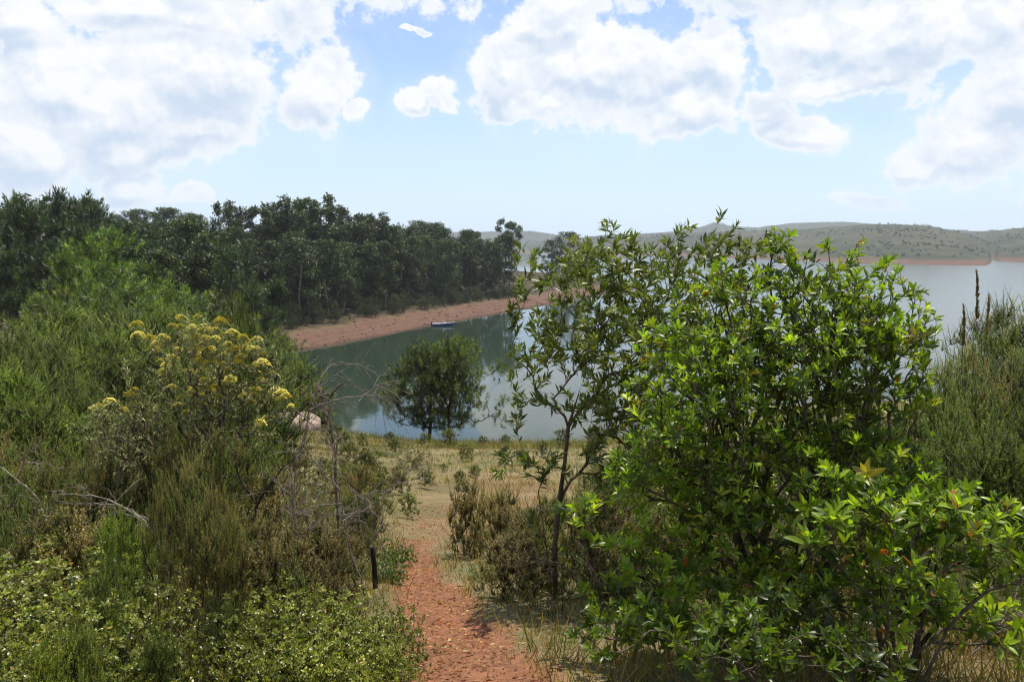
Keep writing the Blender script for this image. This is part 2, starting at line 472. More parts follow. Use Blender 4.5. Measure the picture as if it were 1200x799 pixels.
def put(proto, loc, rz=0, sc=1., name=None):
    """first use moves the built plant itself, later uses copy it with its parts"""
    if proto.name not in used:
        used[proto.name] = 1; proto.location = loc; proto.rotation_euler = (0, 0, rz); proto.scale = sc if isinstance(sc, tuple) else (sc,) * 3
        return proto
    return copy_tree(proto, loc, rz, sc)


# ------------------------------------------------------------------ ground sheet
def build_ground():
    rings = [0.0] + list(.35 * 1.0215 ** np.arange(0, 462))
    rings = np.array([r for r in rings if r < 6000])
    front = np.radians(np.linspace(-48, 48, 560)); rest = np.radians(np.linspace(48, 312, 90))[1:-1]
    an = np.concatenate([front, rest]); na = len(an); nr = len(rings) - 1
    R, A = np.meshgrid(rings[1:], an, indexing='ij')
    X = (R * np.sin(A)).ravel(); Y = (R * np.cos(A)).ravel(); Z = height(X, Y)
    sd = shore_sd(X, Y); pd = path_dist(X, Y)
    rr = np.hypot(X, Y)
    n1 = fbm(X * 2.2, Y * 2.2, 60); n2 = fbm(X / 6, Y / 6, 61); n3 = fbm(X * .8, Y * .8, 62)
    path = 1 - sst(.65, 1.25, pd + (n1 - .47) * 1.3)
    path = path * (1 - .8 * sst(7.2, 9.5, Y + 3 * (n3 - .5)))
    Zs = Z - .035 * (1 - sst(.5, 1.3, pd)) * (Y < 18)
    shore = (1 - sst(7.0, 9.5, sd + 6 * (n2 - .47) + 3 * (fbm(X / 2, Y / 2, 64) - .47))) * (Y > 50)
    red = np.clip(np.maximum(path, shore), 0, 1)
    farshore = sst(3.2, 1.4, Z) * (rr > 700) if False else (1 - sst(2.5, 5.5, Z)) * (rr > 600)
    red = np.where(rr > 600, farshore, red)
    hill = sst(450, 700, rr)
    clear = np.exp(-((X + .55 - .02 * Y) / (.10 * Y)) ** 2) * sst(7, 9.5, Y) * (1 - sst(17, 24, Y)) * (n3 > .2)
    red = np.maximum(red, .42 * clear * sst(.3, .6, n1 + .1))
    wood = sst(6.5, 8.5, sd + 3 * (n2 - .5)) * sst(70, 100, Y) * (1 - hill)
    V = np.concatenate([[[0, 0, hgt(0, .01)]], np.stack([X, Y, Zs], -1)])
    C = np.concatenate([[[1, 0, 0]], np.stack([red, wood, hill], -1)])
    i = np.arange(nr - 1)[:, None] * na + 1; j = np.arange(na)[None]; k = (j + 1) % na
    F4 = np.stack([i + j, i + na + j, i + na + k, i + k], -1).reshape(-1, 4)
    F3 = np.stack([np.zeros(na, int), 1 + np.arange(na), 1 + (np.arange(na) + 1) % na], -1)
    m = bpy.data.materials.new('ground soil and turf'); m.use_nodes = True; t = NT(m.node_tree); p = t.N['Principled BSDF']
    at = t.n('ShaderNodeSeparateColor'); t.L.new(t.n('ShaderNodeAttribute', attribute_name='tint').outputs['Color'], at.inputs[0])
    aR, aW, aH = at.outputs
    pos = t.n('ShaderNodeNewGeometry').outputs['Position']
    a = t.noise(pos, 1.7, 6, .6); b = t.noise(pos, 14, 6, .7); c = t.noise(pos, .25, 4); big = t.noise(pos, .012, 7, .62); e = t.noise(pos, 70, 4, .7)
    turf = t.mix(t.mr(a, .35, .62), (.25, .205, .10), (.12, .135, .050))
    turf = t.mix(t.mr(b, .4, .66, 0, .9), turf, (.26, .19, .11)); turf = t.mix(t.mr(e, .48, .36, 0, .75), turf, (.055, .045, .022))
    turf = t.mix(t.mr(c, .52, .66, 0, .6), turf, (.065, .08, .028))
    soil = t.mix(t.mr(b, .3, .68), (.15, .065, .036), (.31, .14, .074))
    soil = t.mix(t.mr(e, .55, .72, 0, .75), soil, (.42, .22, .14))
    soil = t.mix(t.mr(e, .42, .30, 0, .7), soil, (.09, .03, .018))
    # red shore: faint water lines that follow the height
    sp = t.n('ShaderNodeSeparateXYZ'); t.L.new(pos, sp.inputs[0])
    ln = t.n('ShaderNodeCombineXYZ'); t.L.new(t.m('ADD', t.m('MULTIPLY', sp.outputs[2], 3.1), t.m('MULTIPLY', c, .8)), ln.inputs[0])
    st = t.noise(ln.outputs[0], 3.0, 5, .7)
    bank = t.mix(t.mr(st, .38, .62), (.090, .048, .034), (.165, .090, .062))
    bank = t.mix(t.mr(a, .5, .72, 0, .7), bank, (.175, .125, .085)); bank = t.mix(t.mr(t.noise(pos, 3.5, 6, .75), .52, .66, 0, .7), bank, (.075, .05, .036))
    bank = t.mix(t.mr(sp.outputs[2], .30, .05, 0, .8), bank, (.07, .038, .028))
    dist = t.vm('LENGTH', pos, out=1)
    soil = t.mix(t.mr(sp.outputs[1], 40, 50), soil, bank)
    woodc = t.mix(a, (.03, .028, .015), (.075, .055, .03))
    hb = t.mr(big, .42, .6)
    hillc = t.mix(hb, (.038, .046, .024), (.072, .070, .038))
    hillc = t.mix(t.mr(t.noise(pos, .05, 6, .65), .50, .62, 0, .85), hillc, (.035, .045, .022))
    hillc = t.mix(t.mr(t.noise(pos, .02, 3), .6, .72, 0, .5), hillc, (.15, .10, .06))
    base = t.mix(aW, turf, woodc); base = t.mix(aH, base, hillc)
    base = t.mix(t.m('MULTIPLY', aR, 1.0), base, soil)
    t.L.new(base, p.inputs['Base Color']); p.inputs['Roughness'].default_value = .95; p.inputs['Specular IOR Level'].default_value = .15
    bu = t.n('ShaderNodeBump'); bu.inputs['Strength'].default_value = .8; bu.inputs['Distance'].default_value = .02
    t.L.new(t.m('ADD', b, e), bu.inputs['Height']); t.L.new(bu.outputs[0], p.inputs['Normal'])
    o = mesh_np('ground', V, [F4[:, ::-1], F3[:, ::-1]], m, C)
    tag(o, kind='structure')
    return o


build_ground()


def build_water():
    me = MB(); s = 5800
    th = np.arange(48) * 2 * math.pi / 48
    V = np.concatenate([[[0, 0, 0]], np.stack([np.sin(th) * s, np.cos(th) * s, 0 * th], -1)])
    me.add(V, [np.stack([np.zeros(48, int), 1 + (np.arange(48) + 1) % 48, 1 + np.arange(48)], -1)])
    m = bpy.data.materials.new('lake water'); m.use_nodes = True; t = NT(m.node_tree); p = t.N['Principled BSDF']
    pos = t.n('ShaderNodeNewGeometry').outputs['Position']
    sp = t.n('ShaderNodeSeparateXYZ'); t.L.new(pos, sp.inputs[0])
    # the open lake is ruffled by wind, the bay under the wood is calm
    w1 = t.noise(t.vm('MULTIPLY', pos, (1, .55, 1)), 1.3, 3, .5)
    w2 = t.noise(t.vm('MULTIPLY', pos, (1, .6, 1)), .35, 3, .5)
    opn = t.mr(t.m('SUBTRACT', t.m('ADD', sp.outputs[0], t.m('MULTIPLY', t.noise(pos, .02, 3), 60)), t.m('MULTIPLY', sp.outputs[1], .02)), 25, 70)
    bu = t.n('ShaderNodeBump'); t.L.new(t.mr(opn, 0, 1, .10, .42, False), bu.inputs['Strength']); bu.inputs['Distance'].default_value = .05
    t.L.new(t.m('ADD', w1, w2), bu.inputs['Height']); t.L.new(bu.outputs[0], p.inputs['Normal'])
    t.L.new(t.mr(opn, 0, 1, .045, .16, False), p.inputs['Roughness'])
    p.inputs['Base Color'].default_value = (.026, .042, .028, 1); p.inputs['IOR'].default_value = 1.33; p.inputs['Specular IOR Level'].default_value = .5
    tag(me.obj('lake_water', m), kind='structure')


build_water()

# thin blue air over the whole scene
hz = MB(); hz.box((0, 0, 85), (11900, 11900, 182))
hm = bpy.data.materials.new('air haze'); hm.use_nodes = True; ht = NT(hm.node_tree); ht.N.clear()
pv = ht.n('ShaderNodeVolumePrincipled'); pv.inputs['Color'].default_value = (.80, .88, 1, 1); pv.inputs['Density'].default_value = .00014; pv.inputs['Anisotropy'].default_value = .2
ho = ht.n('ShaderNodeOutputMaterial'); ht.L.new(pv.outputs[0], ho.inputs['Volume'])
tag(hz.obj('haze', hm, smooth=False), kind='stuff')
# ------------------------------------------------------------------ plant builders
def ell_points(rng, n, c, r, shell=.35):
    """points inside an ellipsoid, denser towards its surface"""
    d = unit(rng.normal(0, 1, (n, 3))); q = rng.random(n) ** shell
    return np.array(c) + d * q[:, None] * np.array(r)


def px_cloud(rng, ells, n):
    """ellipsoids given as (px, py, half width px, half height px, distance, half depth m)"""
    vol = np.array([e[2] * e[3] * e[5] ** .6 for e in ells]); k = rng.choice(len(ells), n, p=vol / vol.sum()); out = []
    for i, e in enumerate(ells):
        m = int((k == i).sum()); c = pt(e[0], e[1], e[4]); s = e[4] / FPX
        out.append(ell_points(rng, m, c, (e[2] * s, e[5], e[3] * s), .5))
    return np.concatenate(out)


def above_ground(T, off, gap=.06):
    z = height(T[:, 0] + off[0], T[:, 1] + off[1]) - off[2]
    return T[T[:, 2] > z + gap]


def rosettes(rng, mb, tips, dirs, n, size, cols, wts, tilt=(16, 66), kind='ellip', wid=1., up=.35, jit=.12, odd=None):
    """whorls of leaves at twig ends"""
    k = len(tips); D = unit(dirs + np.array([0, 0, up])); ref = unit(rng.normal(0, 1, (k, 3)))
    A = unit(np.cross(D, ref)); Bv = np.cross(D, A)
    base = pal(rng, k, cols, wts, jit)
    for j in range(n):
        an = j * 2.399 + rng.random(k) * .6
        tl = np.radians(tilt[0] + (tilt[1] - tilt[0]) * (1 - j / n) + rng.normal(0, 8, k))
        side = np.cos(an)[:, None] * A + np.sin(an)[:, None] * Bv
        L = unit(D * np.cos(tl)[:, None] + side * np.sin(tl)[:, None]); N = unit(D * np.sin(tl)[:, None] - side * np.cos(tl)[:, None]) + rng.normal(0, .25, (k, 3))
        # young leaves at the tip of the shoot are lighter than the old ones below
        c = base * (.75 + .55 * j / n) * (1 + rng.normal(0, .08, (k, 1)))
        if odd is not None:
            m = rng.random(k) < odd[0]; c[m] = np.array(odd[1])[rng.integers(0, len(odd[1]), m.sum())]
        sz = size * (1.08 - .5 * (j / n) ** 2) * rng.uniform(.75, 1.15, k)
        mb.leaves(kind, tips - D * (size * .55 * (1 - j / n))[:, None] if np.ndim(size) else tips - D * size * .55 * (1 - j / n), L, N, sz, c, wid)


def along(rng, mb, nodes, strands, spacing, size, cols, wts, kind, wid=1., skip=.35, ang=50, up=.3, jit=.12, odd=None):
    """leaves set along the outer part of each twig"""
    Bs, Ts = [], []
    for ids in strands:
        p = nodes[ids]; seg = np.linalg.norm(np.diff(p, axis=0), axis=1); cum = np.concatenate([[0], np.cumsum(seg)]); L = cum[-1]
        m = int(L * (1 - skip) / spacing)
        if m < 1: continue
        s = np.linspace(L * skip, L, m + 1)[1:]
        q = np.stack([np.interp(s, cum, p[:, i]) for i in range(3)], -1); q2 = np.stack([np.interp(np.maximum(s - .02, 0), cum, p[:, i]) for i in range(3)], -1)
        Bs.append(q); Ts.append(unit(q - q2))
    if not Bs: return
    B = np.concatenate(Bs); T = np.concatenate(Ts); k = len(B)
    R = unit(np.cross(T, rng.normal(0, 1, (k, 3)))); a = np.radians(ang + rng.normal(0, 14, k))[:, None]
    L = unit(T * np.cos(a) + R * np.sin(a) + np.array([0, 0, up])); N = unit(np.array([0, 0, 1.]) + rng.normal(0, .5, (k, 3)))
    c = pal(rng, k, cols, wts, jit)
    if odd is not None:
        m = rng.random(k) < odd[0]; c[m] = np.array(odd[1])[rng.integers(0, len(odd[1]), m.sum())]
    mb.leaves(kind, B, L, N, size * rng.uniform(.6, 1.2, k), c, wid)


def seeds_fan(rng, base, n, spread, h, lean=(0, 0), wob=.05, k=6):
    out = []
    for i in range(n):
        a = i * 2 * math.pi / n + rng.random() * .8; s = spread * rng.uniform(.4, 1.1); b = base + np.array([math.cos(a), math.sin(a), 0]) * .05 * min(1, n / 3)
        t = np.linspace(0, 1, k)[:, None]
        e = np.array([math.cos(a) * s + lean[0], math.sin(a) * s + lean[1], h * rng.uniform(.7, 1)])
        p = b + t * e * np.array([1, 1, 1]) * (t ** np.array([.3, .3, -.15]) if False else 1); p[:, :2] += (t ** 2 - t) * e[:2] * .5
        p[1:] += rng.normal(0, wob * h, (k - 1, 3)) * .35
        out.append(p)
    return out


def finish(root, mb_st, mb_lf, stem_mat, leaf_m, sn='stem', ln='foliage', extra=()):
    kids = []
    if mb_st: kids.append(mb_st.obj(sn, stem_mat, root))
    if mb_lf: kids.append(mb_lf.obj(ln, leaf_m, root, smooth=True))
    for nm, mb, mt in extra: kids.append(mb.obj(nm, mt, root))
    KIDS[root.name] = kids
    return root


GL = [(.125, .205, .032), (.19, .28, .042), (.060, .105, .025), (.24, .31, .06), (.13, .12, .04)]
RED = [(.26, .075, .03), (.32, .12, .05), (.28, .20, .06), (.20, .10, .05)]


def glossy_bush(seed, base, ells, n, nstem, spread, hh, size, nleaf=7, cols=GL, wts=(5, 4, 4, 1, .5), stem_r=.0013, odd=(.006, RED), dense=.6, holes=None):
    rng = np.random.default_rng(seed); T = px_cloud(rng, ells, n); T = above_ground(T, (0, 0, 0), .08)
    if holes: T = T[fbm(T[:, 0] * 5.5 + T[:, 1] * 1.3 + 50, T[:, 2] * 5.5 + T[:, 1] * 1.1 + 50, seed, 3) > holes]
    base = np.array(base); root = empty('broadleaf_shrub', tuple(base)); T = T - base
    st, tips, dirs, strands, nodes = grow(rng, T, seeds_fan(rng, np.zeros(3), nstem, spread, hh), step=.07, r0=stem_r, pen=.35, wig=.10, bend=.5)
    mb = MB()
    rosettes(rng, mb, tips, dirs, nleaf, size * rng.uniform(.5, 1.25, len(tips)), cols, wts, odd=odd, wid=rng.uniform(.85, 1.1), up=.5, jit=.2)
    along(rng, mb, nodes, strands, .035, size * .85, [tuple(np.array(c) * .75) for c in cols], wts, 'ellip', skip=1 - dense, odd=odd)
    return finish(root, st, mb, M_bark, M_gloss)


def heath_proto(seed, H=1.6, W=.55, n=220, cols=((.055, .085, .022), (.10, .12, .035), (.13, .085, .04)), wts=(5, 3, 2), name='heath_shrub', leaf=.013, per=70, shoot=.30, up=1.6, lowfill=.06, fine=1.15):
    """upright fine-leaved heath: many erect shoots covered with tiny leaves"""
    rng = np.random.default_rng(seed)
    q = rng.random(n) ** .7; an = rng.random(n) * 2 * math.pi; z = lowfill + (1 - lowfill) * rng.random(n) ** .85
    lump = 1 + .35 * np.sin(an * 3 + seed) * np.cos(z * 5 + seed)
    rr = W * q * (.5 + .6 * z) * lump * np.sqrt(np.clip(1.15 - z, 0.04, 1) / .8)
    T = np.stack([rr * np.cos(an), rr * np.sin(an), z * H * (1 - .18 * q * z) * (.85 + .15 * lump)], -1)
    st, tips, dirs, strands, nodes = grow(rng, T, seeds_fan(rng, np.zeros(3), 6, W * .4, H * .5), step=.10 * H / 1.6, r0=.0016 * H / 1.6, pen=.1, bend=.6, wig=.08)
    st.V = st.V; mb = MB(); base_c = pal(rng, len(tips), cols, wts, .14)
    for k in range(5):
        d = unit(dirs * .5 + np.array([0, 0, up]) + rng.normal(0, .28 if k == 0 else .55, (len(tips), 3)))
        L = shoot * (1 if k == 0 else .6) * rng.uniform(.6, 1.2, len(tips)); s0 = tips - dirs * (0 if k == 0 else .12) * rng.random((len(tips), 1)) * H / 1.6
        m = int(per * (1 if k == 0 else .6)); f = np.linspace(0, 1, m)
        B = s0[:, None] + d[:, None] * (L[:, None] * f[None])[..., None]; B = B.reshape(-1, 3)
        A = np.repeat(d, m, 0); R = unit(np.cross(A, rng.normal(0, 1, A.shape))); LD = unit(A * .8 + R * .75)
        c = np.repeat(base_c, m, 0) * (.58 + .8 * np.tile(f, len(tips)))[:, None] * (1 + rng.normal(0, .12, (len(B), 1)))  # inner shade painted into the leaf colour: dark at the shoot's foot, lighter at its tip
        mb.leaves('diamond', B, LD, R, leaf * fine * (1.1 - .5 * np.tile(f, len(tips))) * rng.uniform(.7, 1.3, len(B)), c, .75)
        if k == 0 or k < 3:
            for i in range(0, len(tips), 2 if k else 1): st.tube(np.stack([s0[i], s0[i] + d[i] * L[i] * .5, s0[i] + d[i] * L[i]]), np.array([.0016, .0012, .0006]), 3)
    return finish(empty(name), st, mb, M_dark, M_heath)


def round_proto(seed, R=.5, H=.55, n=420, size=.028, cols=((.11, .16, .035), (.19, .23, .06), (.07, .10, .028)), name='low_shrub', mat=None, wts=(5, 3, 3)):
    """low dense dome with small rounded leaves"""
    rng = np.random.default_rng(seed); d = unit(rng.normal(0, 1, (n, 3))); d[:, 2] = np.abs(d[:, 2])
    q = rng.random(n) ** .4; lump = .8 + .45 * (fbm(d[:, 0] * 2 + 9, d[:, 1] * 2 + seed, seed) - .2) + .15 * rng.normal(0, 1, n)
    T = d * (q * lump)[:, None] * np.array([R, R, H]) + np.array([0, 0, .03])
    st, tips, dirs, strands, nodes = grow(rng, T, seeds_fan(rng, np.zeros(3), 7, R * .4, H * .4), step=.05, r0=.0010, pen=.3)
    mb = MB(); rosettes(rng, mb, tips, dirs, 8, size, cols, wts, tilt=(25, 80), up=.7, wid=1.35, odd=(.02, [(.35, .26, .10), (.30, .14, .06), (.42, .38, .22)]))
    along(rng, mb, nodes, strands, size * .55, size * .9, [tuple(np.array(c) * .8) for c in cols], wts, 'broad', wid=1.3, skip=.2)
    return finish(empty(name), st, mb, M_dark, mat or M_round)


def pine_plant(seed, H=5., R=2.4, n=520, bottom=.12, prof='round', needles=16, nl=.24, nw=.55, cols=((.055, .105, .020), (.095, .15, .028), (.035, .07, .018)), wts=(5, 4, 3), name='young_pine', gap=.38, trunk_r=None, lean=(0, 0), side=0.):
    rng = np.random.default_rng(seed); k = 12; t = np.linspace(0, 1, k)
    tr = np.stack([lean[0] * t ** 1.5 * H + np.sin(t * 5 + seed) * .02 * H, lean[1] * t ** 1.5 * H + np.cos(t * 4 + seed) * .015 * H, t * H * .96], -1); tr[0, :2] = 0
    N = n * 3; z = bottom + (1 - bottom) * rng.random(N) ** (.9 if prof == 'round' else 1.25); an = rng.random(N) * 2 * math.pi
    zz = (z - bottom) / (1 - bottom)
    if prof == 'round': pr = np.sqrt(np.clip(1 - (zz * 1.04 - .22) ** 2 / .72, 0, 1)) * (1 - .25 * zz)
    else: pr = np.clip(1 - zz, 0, 1) ** .75 + .04
    whorl = 1 - .35 * np.abs(np.sin(zz * 14 * (H / 5) ** .5 + an))
    lump = .72 + .75 * (fbm(np.cos(an) * 2.1 + 7 + seed, np.sin(an) * 2.1 + zz * 4, seed + 3) - .28)
    q = rng.random(N) ** .45; r = R * pr * lump * q * whorl * (1 + side * np.cos(an))
    T = np.stack([r * np.cos(an), r * np.sin(an), z * H + .10 * r], -1); T[:, :2] += np.stack([np.interp(T[:, 2], tr[:, 2], tr[:, 0]), np.interp(T[:, 2], tr[:, 2], tr[:, 1])], -1)
    g = fbm(T[:, 0] * 2.2 / R + 31 * seed, T[:, 1] * 2.2 / R + T[:, 2] * 2.4 / R, seed + 9); T = T[g > gap]
    # shoots sit together in rounded pads at the ends of the boughs, with dark gaps between the pads
    per = 9; cen = T[:max(8, n // per)]; T = (cen[:, None] + rng.normal(0, 1, (len(cen), per, 3)) * np.array([.075, .075, .045]) * R * 1.25).reshape(-1, 3); pc = np.repeat(cen, per, 0)
    st, tips, dirs, strands, nodes = grow(rng, T, [tr], step=.09 * H, r0=.0042 * (H / 5), pen=-.02, bend=.35, pw=.42, wig=.05)
    tm = MB(); rt = (trunk_r or .022 * H); tm.tube(tr, rt * (1 - .8 * t), 9)
    mb = MB()
    tp = np.concatenate([tips, tips - dirs * .02 * R + rng.normal(0, .035 * R, (len(tips), 3))]); dd = np.concatenate([dirs] * 2)
    near = pc[np.argmin(((tips[:, None] - pc[None, ::per]) ** 2).sum(-1), 1) * per]; ow = unit(tips - near + np.array([0, 0, .03 * R])); D = unit(np.concatenate([ow] * 2) * .7 + np.array([0, 0, .9]) + rng.normal(0, .2, tp.shape)); base = pal(rng, len(tp), cols, wts, .2)
    for j in range(needles):
        # a shoot like a bottle brush: shade painted into the needle colour low on it, light at its end
        f = rng.random(len(D))[:, None]; R_ = unit(np.cross(D, rng.normal(0, 1, D.shape))); a = (1.15 - .75 * f) * rng.uniform(.7, 1.2, (len(D), 1))
        L = unit(D * np.cos(a) + R_ * np.sin(a))
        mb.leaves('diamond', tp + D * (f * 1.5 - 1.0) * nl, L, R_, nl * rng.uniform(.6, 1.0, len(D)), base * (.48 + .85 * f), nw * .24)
    root = empty(name); kids = [tm.obj('trunk', M_dark, root), st.obj('limb', M_dark, root), mb.obj('crown', M_pine, root)]
    KIDS[root.name] = kids
    return root


def gum_proto(seed, H=20., R=4.2, clumps=46, leaves=170, open_=False, cols=((.042, .070, .026), (.075, .105, .038), (.026, .045, .018)), wts=(5, 3, 4), bottom=.32, name='gum_tree', ls=.52, rmul=1.):
    """tall gum: pale bole, forking limbs, foliage in separate clumps"""
    rng = np.random.default_rng(seed); z = bottom + (1 - bottom) * rng.random(clumps) ** .8; an = rng.random(clumps) * 2 * math.pi
    if open_: z = .62 + .38 * rng.random(clumps)
    zz = (z - z.min()) / (z.max() - z.min()); pr = np.sqrt(np.clip(1 - (zz - .45) ** 2 / .42, .05, 1)); r = R * pr * rng.random(clumps) ** .45
    T = np.stack([r * np.cos(an), r * np.sin(an), z * H], -1)
    nt = 2 if open_ else 1; sd = []
    for i in range(nt):
        t = np.linspace(0, 1, 9); l = (i - .5) * 2.2 if nt > 1 else 0
        sd.append(np.stack([l * t + .3 * np.sin(t * 6 + seed + i), .3 * np.cos(t * 5 + seed), t * H * (.72 if open_ else .8)], -1))
    st, tips, dirs, strands, nodes = grow(rng, T, sd, step=1.1, r0=.032, pw=.5, pen=.02, bend=.5, wig=.12)
    mb = MB()
    for t_, d in zip(T, rng.random(clumps)):
        m = int(leaves * (.6 + .8 * d)); s = rmul * (1.15 + .55 * rng.random()) * (.78 if open_ else 1) * np.array([1, 1, .85])
        B = ell_points(rng, m, t_, s * H / 20, .42); c = pal(rng, m, cols, wts, .15) * (.85 + .3 * d)
        L = unit(rng.normal(0, .8, (m, 3)) + np.array([0, 0, -.35])); mb.leaves('diamond', B, L, unit(rng.normal(0, 1, (m, 3)) + np.array([0, 0, .9])), ls * rng.uniform(.6, 1.3, m) * H / 20, c, .75)
    return finish(empty(name), st, mb, M_gum, M_wood, 'trunk', 'crown')


def wood_pine(seed, H=16., R=4.2, n=420, cols=((.034, .062, .022), (.055, .085, .028), (.022, .042, .017)), name='pine_tree', nl=.72, needles=17, bottom=.08, prof='cone', gap=.34):
    return pine_plant(seed, H, R, n, bottom, prof, needles, nl, 1.0, cols, (5, 3, 4), name, gap, trunk_r=.25)


def top_of(root):
    zs = []
    for ch in KIDS[root.name]:
        v = np.empty(len(ch.data.vertices) * 3); ch.data.vertices.foreach_get('co', v); zs.append(v[2::3])
    return float(np.percentile(np.concatenate(zs), 99.6))


def stand(px, ptop, d):
    """foot point and height of a plant whose top shows at (px, ptop) at forward distance d"""
    t = pt(px, ptop, d); z = hgt(t[0], t[1]); return (t[0], t[1], z), t[2] - z


R_ = np.random.default_rng(77)

# ------------------------------------------------------------------ the wood on the far bank
gums = [gum_proto(101, clumps=58, bottom=.12), gum_proto(102, R=3.9, clumps=60, bottom=.16), gum_proto(103, R=4.8, clumps=72, leaves=130, bottom=.10), gum_proto(104, R=3.8, clumps=54, bottom=.08)]
gumtop = [gum_proto(111, H=22, R=5.0, clumps=30, leaves=110, open_=True, cols=((.045, .07, .032), (.07, .095, .045), (.03, .045, .022)), rmul=.82), gum_proto(112, H=22, R=4.2, clumps=26, leaves=120, open_=True, cols=((.04, .062, .028), (.06, .085, .04), (.03, .045, .022)), rmul=.85)]
pines = [wood_pine(121), wood_pine(122, R=3.6, H=17), wood_pine(123, R=5.0, H=15, prof='round', bottom=.1)]
GH = {}
for g in gums + pines: GH[g.name] = 20.
for g in gumtop: GH[g.name] = 22.
for g, h in zip(pines, (16, 17, 15)): GH[g.name] = float(h)

SKY_PX = [-400, -60, 0, 60, 110, 128, 150, 205, 245, 262, 280, 300, 330, 360, 380, 400, 430, 460, 500, 545, 570, 600, 622, 640, 660, 680, 690]
SKY_PY = [240, 245, 234, 226, 232, 250, 256, 256, 264, 264, 258, 252, 252, 252, 252, 252, 251, 255, 258, 261, 262, 258, 268, 284, 276, 284, 296]


def tree_label(kind, zone):
    return {
        ('gum', 0): 'dark gum tree in the front row of the wood above the red bank',
        ('gum', 1): 'dark gum tree in the dense back of the wood beyond the bay',
        ('pine', 0): 'dark drooping pine at the edge of the wood above the red bank',
        ('pine', 1): 'dark pine standing deep in the wood beyond the bay',
        ('pine', 2): 'tall dark pine of the wood on the hill at the left edge',
        ('pine', 3): 'mid green pine on the slope between the left hill wood and the bay'}[(kind, zone)]


def plant_tree(proto, x, y, h, label, cat, group):
    o = put(proto, (x, y, hgt(x, y) - .2), R_.random() * 6.28, 1.)
    s = h / GH[proto.name]; o.scale = (s * R_.uniform(.85, 1.2), s * R_.uniform(.85, 1.2), s)
    tag(o, label, cat, group); return o


def skytop(px): return float(np.interp(px, SKY_PX, SKY_PY))


# rows of trees follow the red bank; the top of each is cut to the skyline of the photograph
rows = 0
spots = []
bankpx = [(335, 414), (350, 410), (400, 402), (450, 393), (500, 382), (550, 373), (600, 364), (640, 357)]
bw = np.array([wp(*q) for q in bankpx])
seg = np.linalg.norm(np.diff(bw, axis=0), axis=1); cum = np.concatenate([[0], np.cumsum(seg)])
nrm = unit(np.array([-(bw[-1] - bw[0])[1], (bw[-1] - bw[0])[0]]))
for row, (off, sp) in enumerate([(17, 5.6), (23, 6.6), (31, 8.0), (41, 10)]):
    s = -6 - row * 10
    while s < cum[-1] + 6 - row * 3:
        q = np.array([np.interp(s, cum, bw[:, 0]), np.interp(s, cum, bw[:, 1])])
        if s < 0: q = bw[0] + (bw[1] - bw[0]) / seg[0] * s
        if s > cum[-1]: q = bw[-1] + (bw[-1] - bw[-2]) / seg[-1] * (s - cum[-1])
        x, y = q + nrm * (off + R_.normal(0, 1.3)); px = 600 + FPX * x / y * .997
        sp_ = sp * .92 * R_.uniform(.75, 1.2); s += sp_
        if px > 652 or shore_sd(np.array([x]), np.array([y]))[0] < 12: continue
        topz = pt(px, skytop(px), y)[2]; full = topz - hgt(x, y)
        f = [R_.uniform(.60, .82), R_.uniform(.72, .92), R_.uniform(.76, 1.0), R_.uniform(.80, 1.05)][row]
        if px > 590: f = min(f + .12, 1)
        h = min(full * f, 34)
        if h < 5: continue
        if row == 0 and R_.random() < .30: plant_tree(pines[rows % 3], x, y, h * .85, tree_label('pine', 0), 'pine', 'pines of the wood above the red bank')
        elif row > 0 and R_.random() < .12: plant_tree(pines[rows % 3], x, y, h, tree_label('pine', 1), 'pine', 'pines deep in the wood beyond the bay')
        else: plant_tree(gums[rows % 4], x, y, h, tree_label('gum', 0 if row < 2 else 1), 'gum tree', 'gum trees in the front rows above the red bank' if row < 2 else 'gum trees in the dense back of the wood')
        rows += 1
# open crowned gums that break the skyline
for px, top, d, k, lab in [(268, 233, 170, 1, 'pale leaved gum with a rounded loose crown at the left end of the tall gums'), (300, 231, 172, 0, 'tall open gum just left of the tallest pair, sky showing through it'),
                           (335, 228, 176, 1, 'tall gum with spreading flat clumps left of the tallest gum'), (366, 220, 174, 0, 'tallest gum of the skyline with pale boles and sky between its clumps'),
                           (386, 238, 182, 1, 'gum leaning over the wood just right of the tallest gum'), (418, 240, 190, 0, 'gum with knobbly clumps on the skyline above the red bank'),
                           (442, 247, 196, 1, 'loose topped gum on the skyline where the wood begins to fall away'), (597, 252, 262, 0, 'dark gum with flat spreading top near the right end of the wood')]:
    (x, y, z), h = stand(px, top, d); plant_tree(gumtop[k], x, y, h, lab, 'gum tree', None)
# last trees on the point, then the far clump over the left hill
for px, top, d, w_, lab in [(664, 273, 318, 1.5, 'dark broad gum standing alone on the tip of the point'), (683, 285, 330, 1.1, 'small dark gum behind the lone broad one on the point'), (646, 282, 312, 1.0, 'low dark gum left of the lone broad one on the point')]:
    (x, y, z), h = stand(px, top, d); o = plant_tree(gums[2], x, y, h, lab, 'gum tree', None); o.scale = (o.scale[0] * w_, o.scale[1] * w_, o.scale[2])
for i, (px, top) in enumerate([(150, 249), (163, 247), (176, 250), (193, 245), (205, 246), (219, 251), (229, 253), (138, 253)]):
    (x, y, z), h = stand(px, top, 235 + 4 * i); plant_tree(gums[2], x, y, h, 'very dark round crowned tree of the far clump on the left skyline', 'tree', 'dark round trees of the far clump')
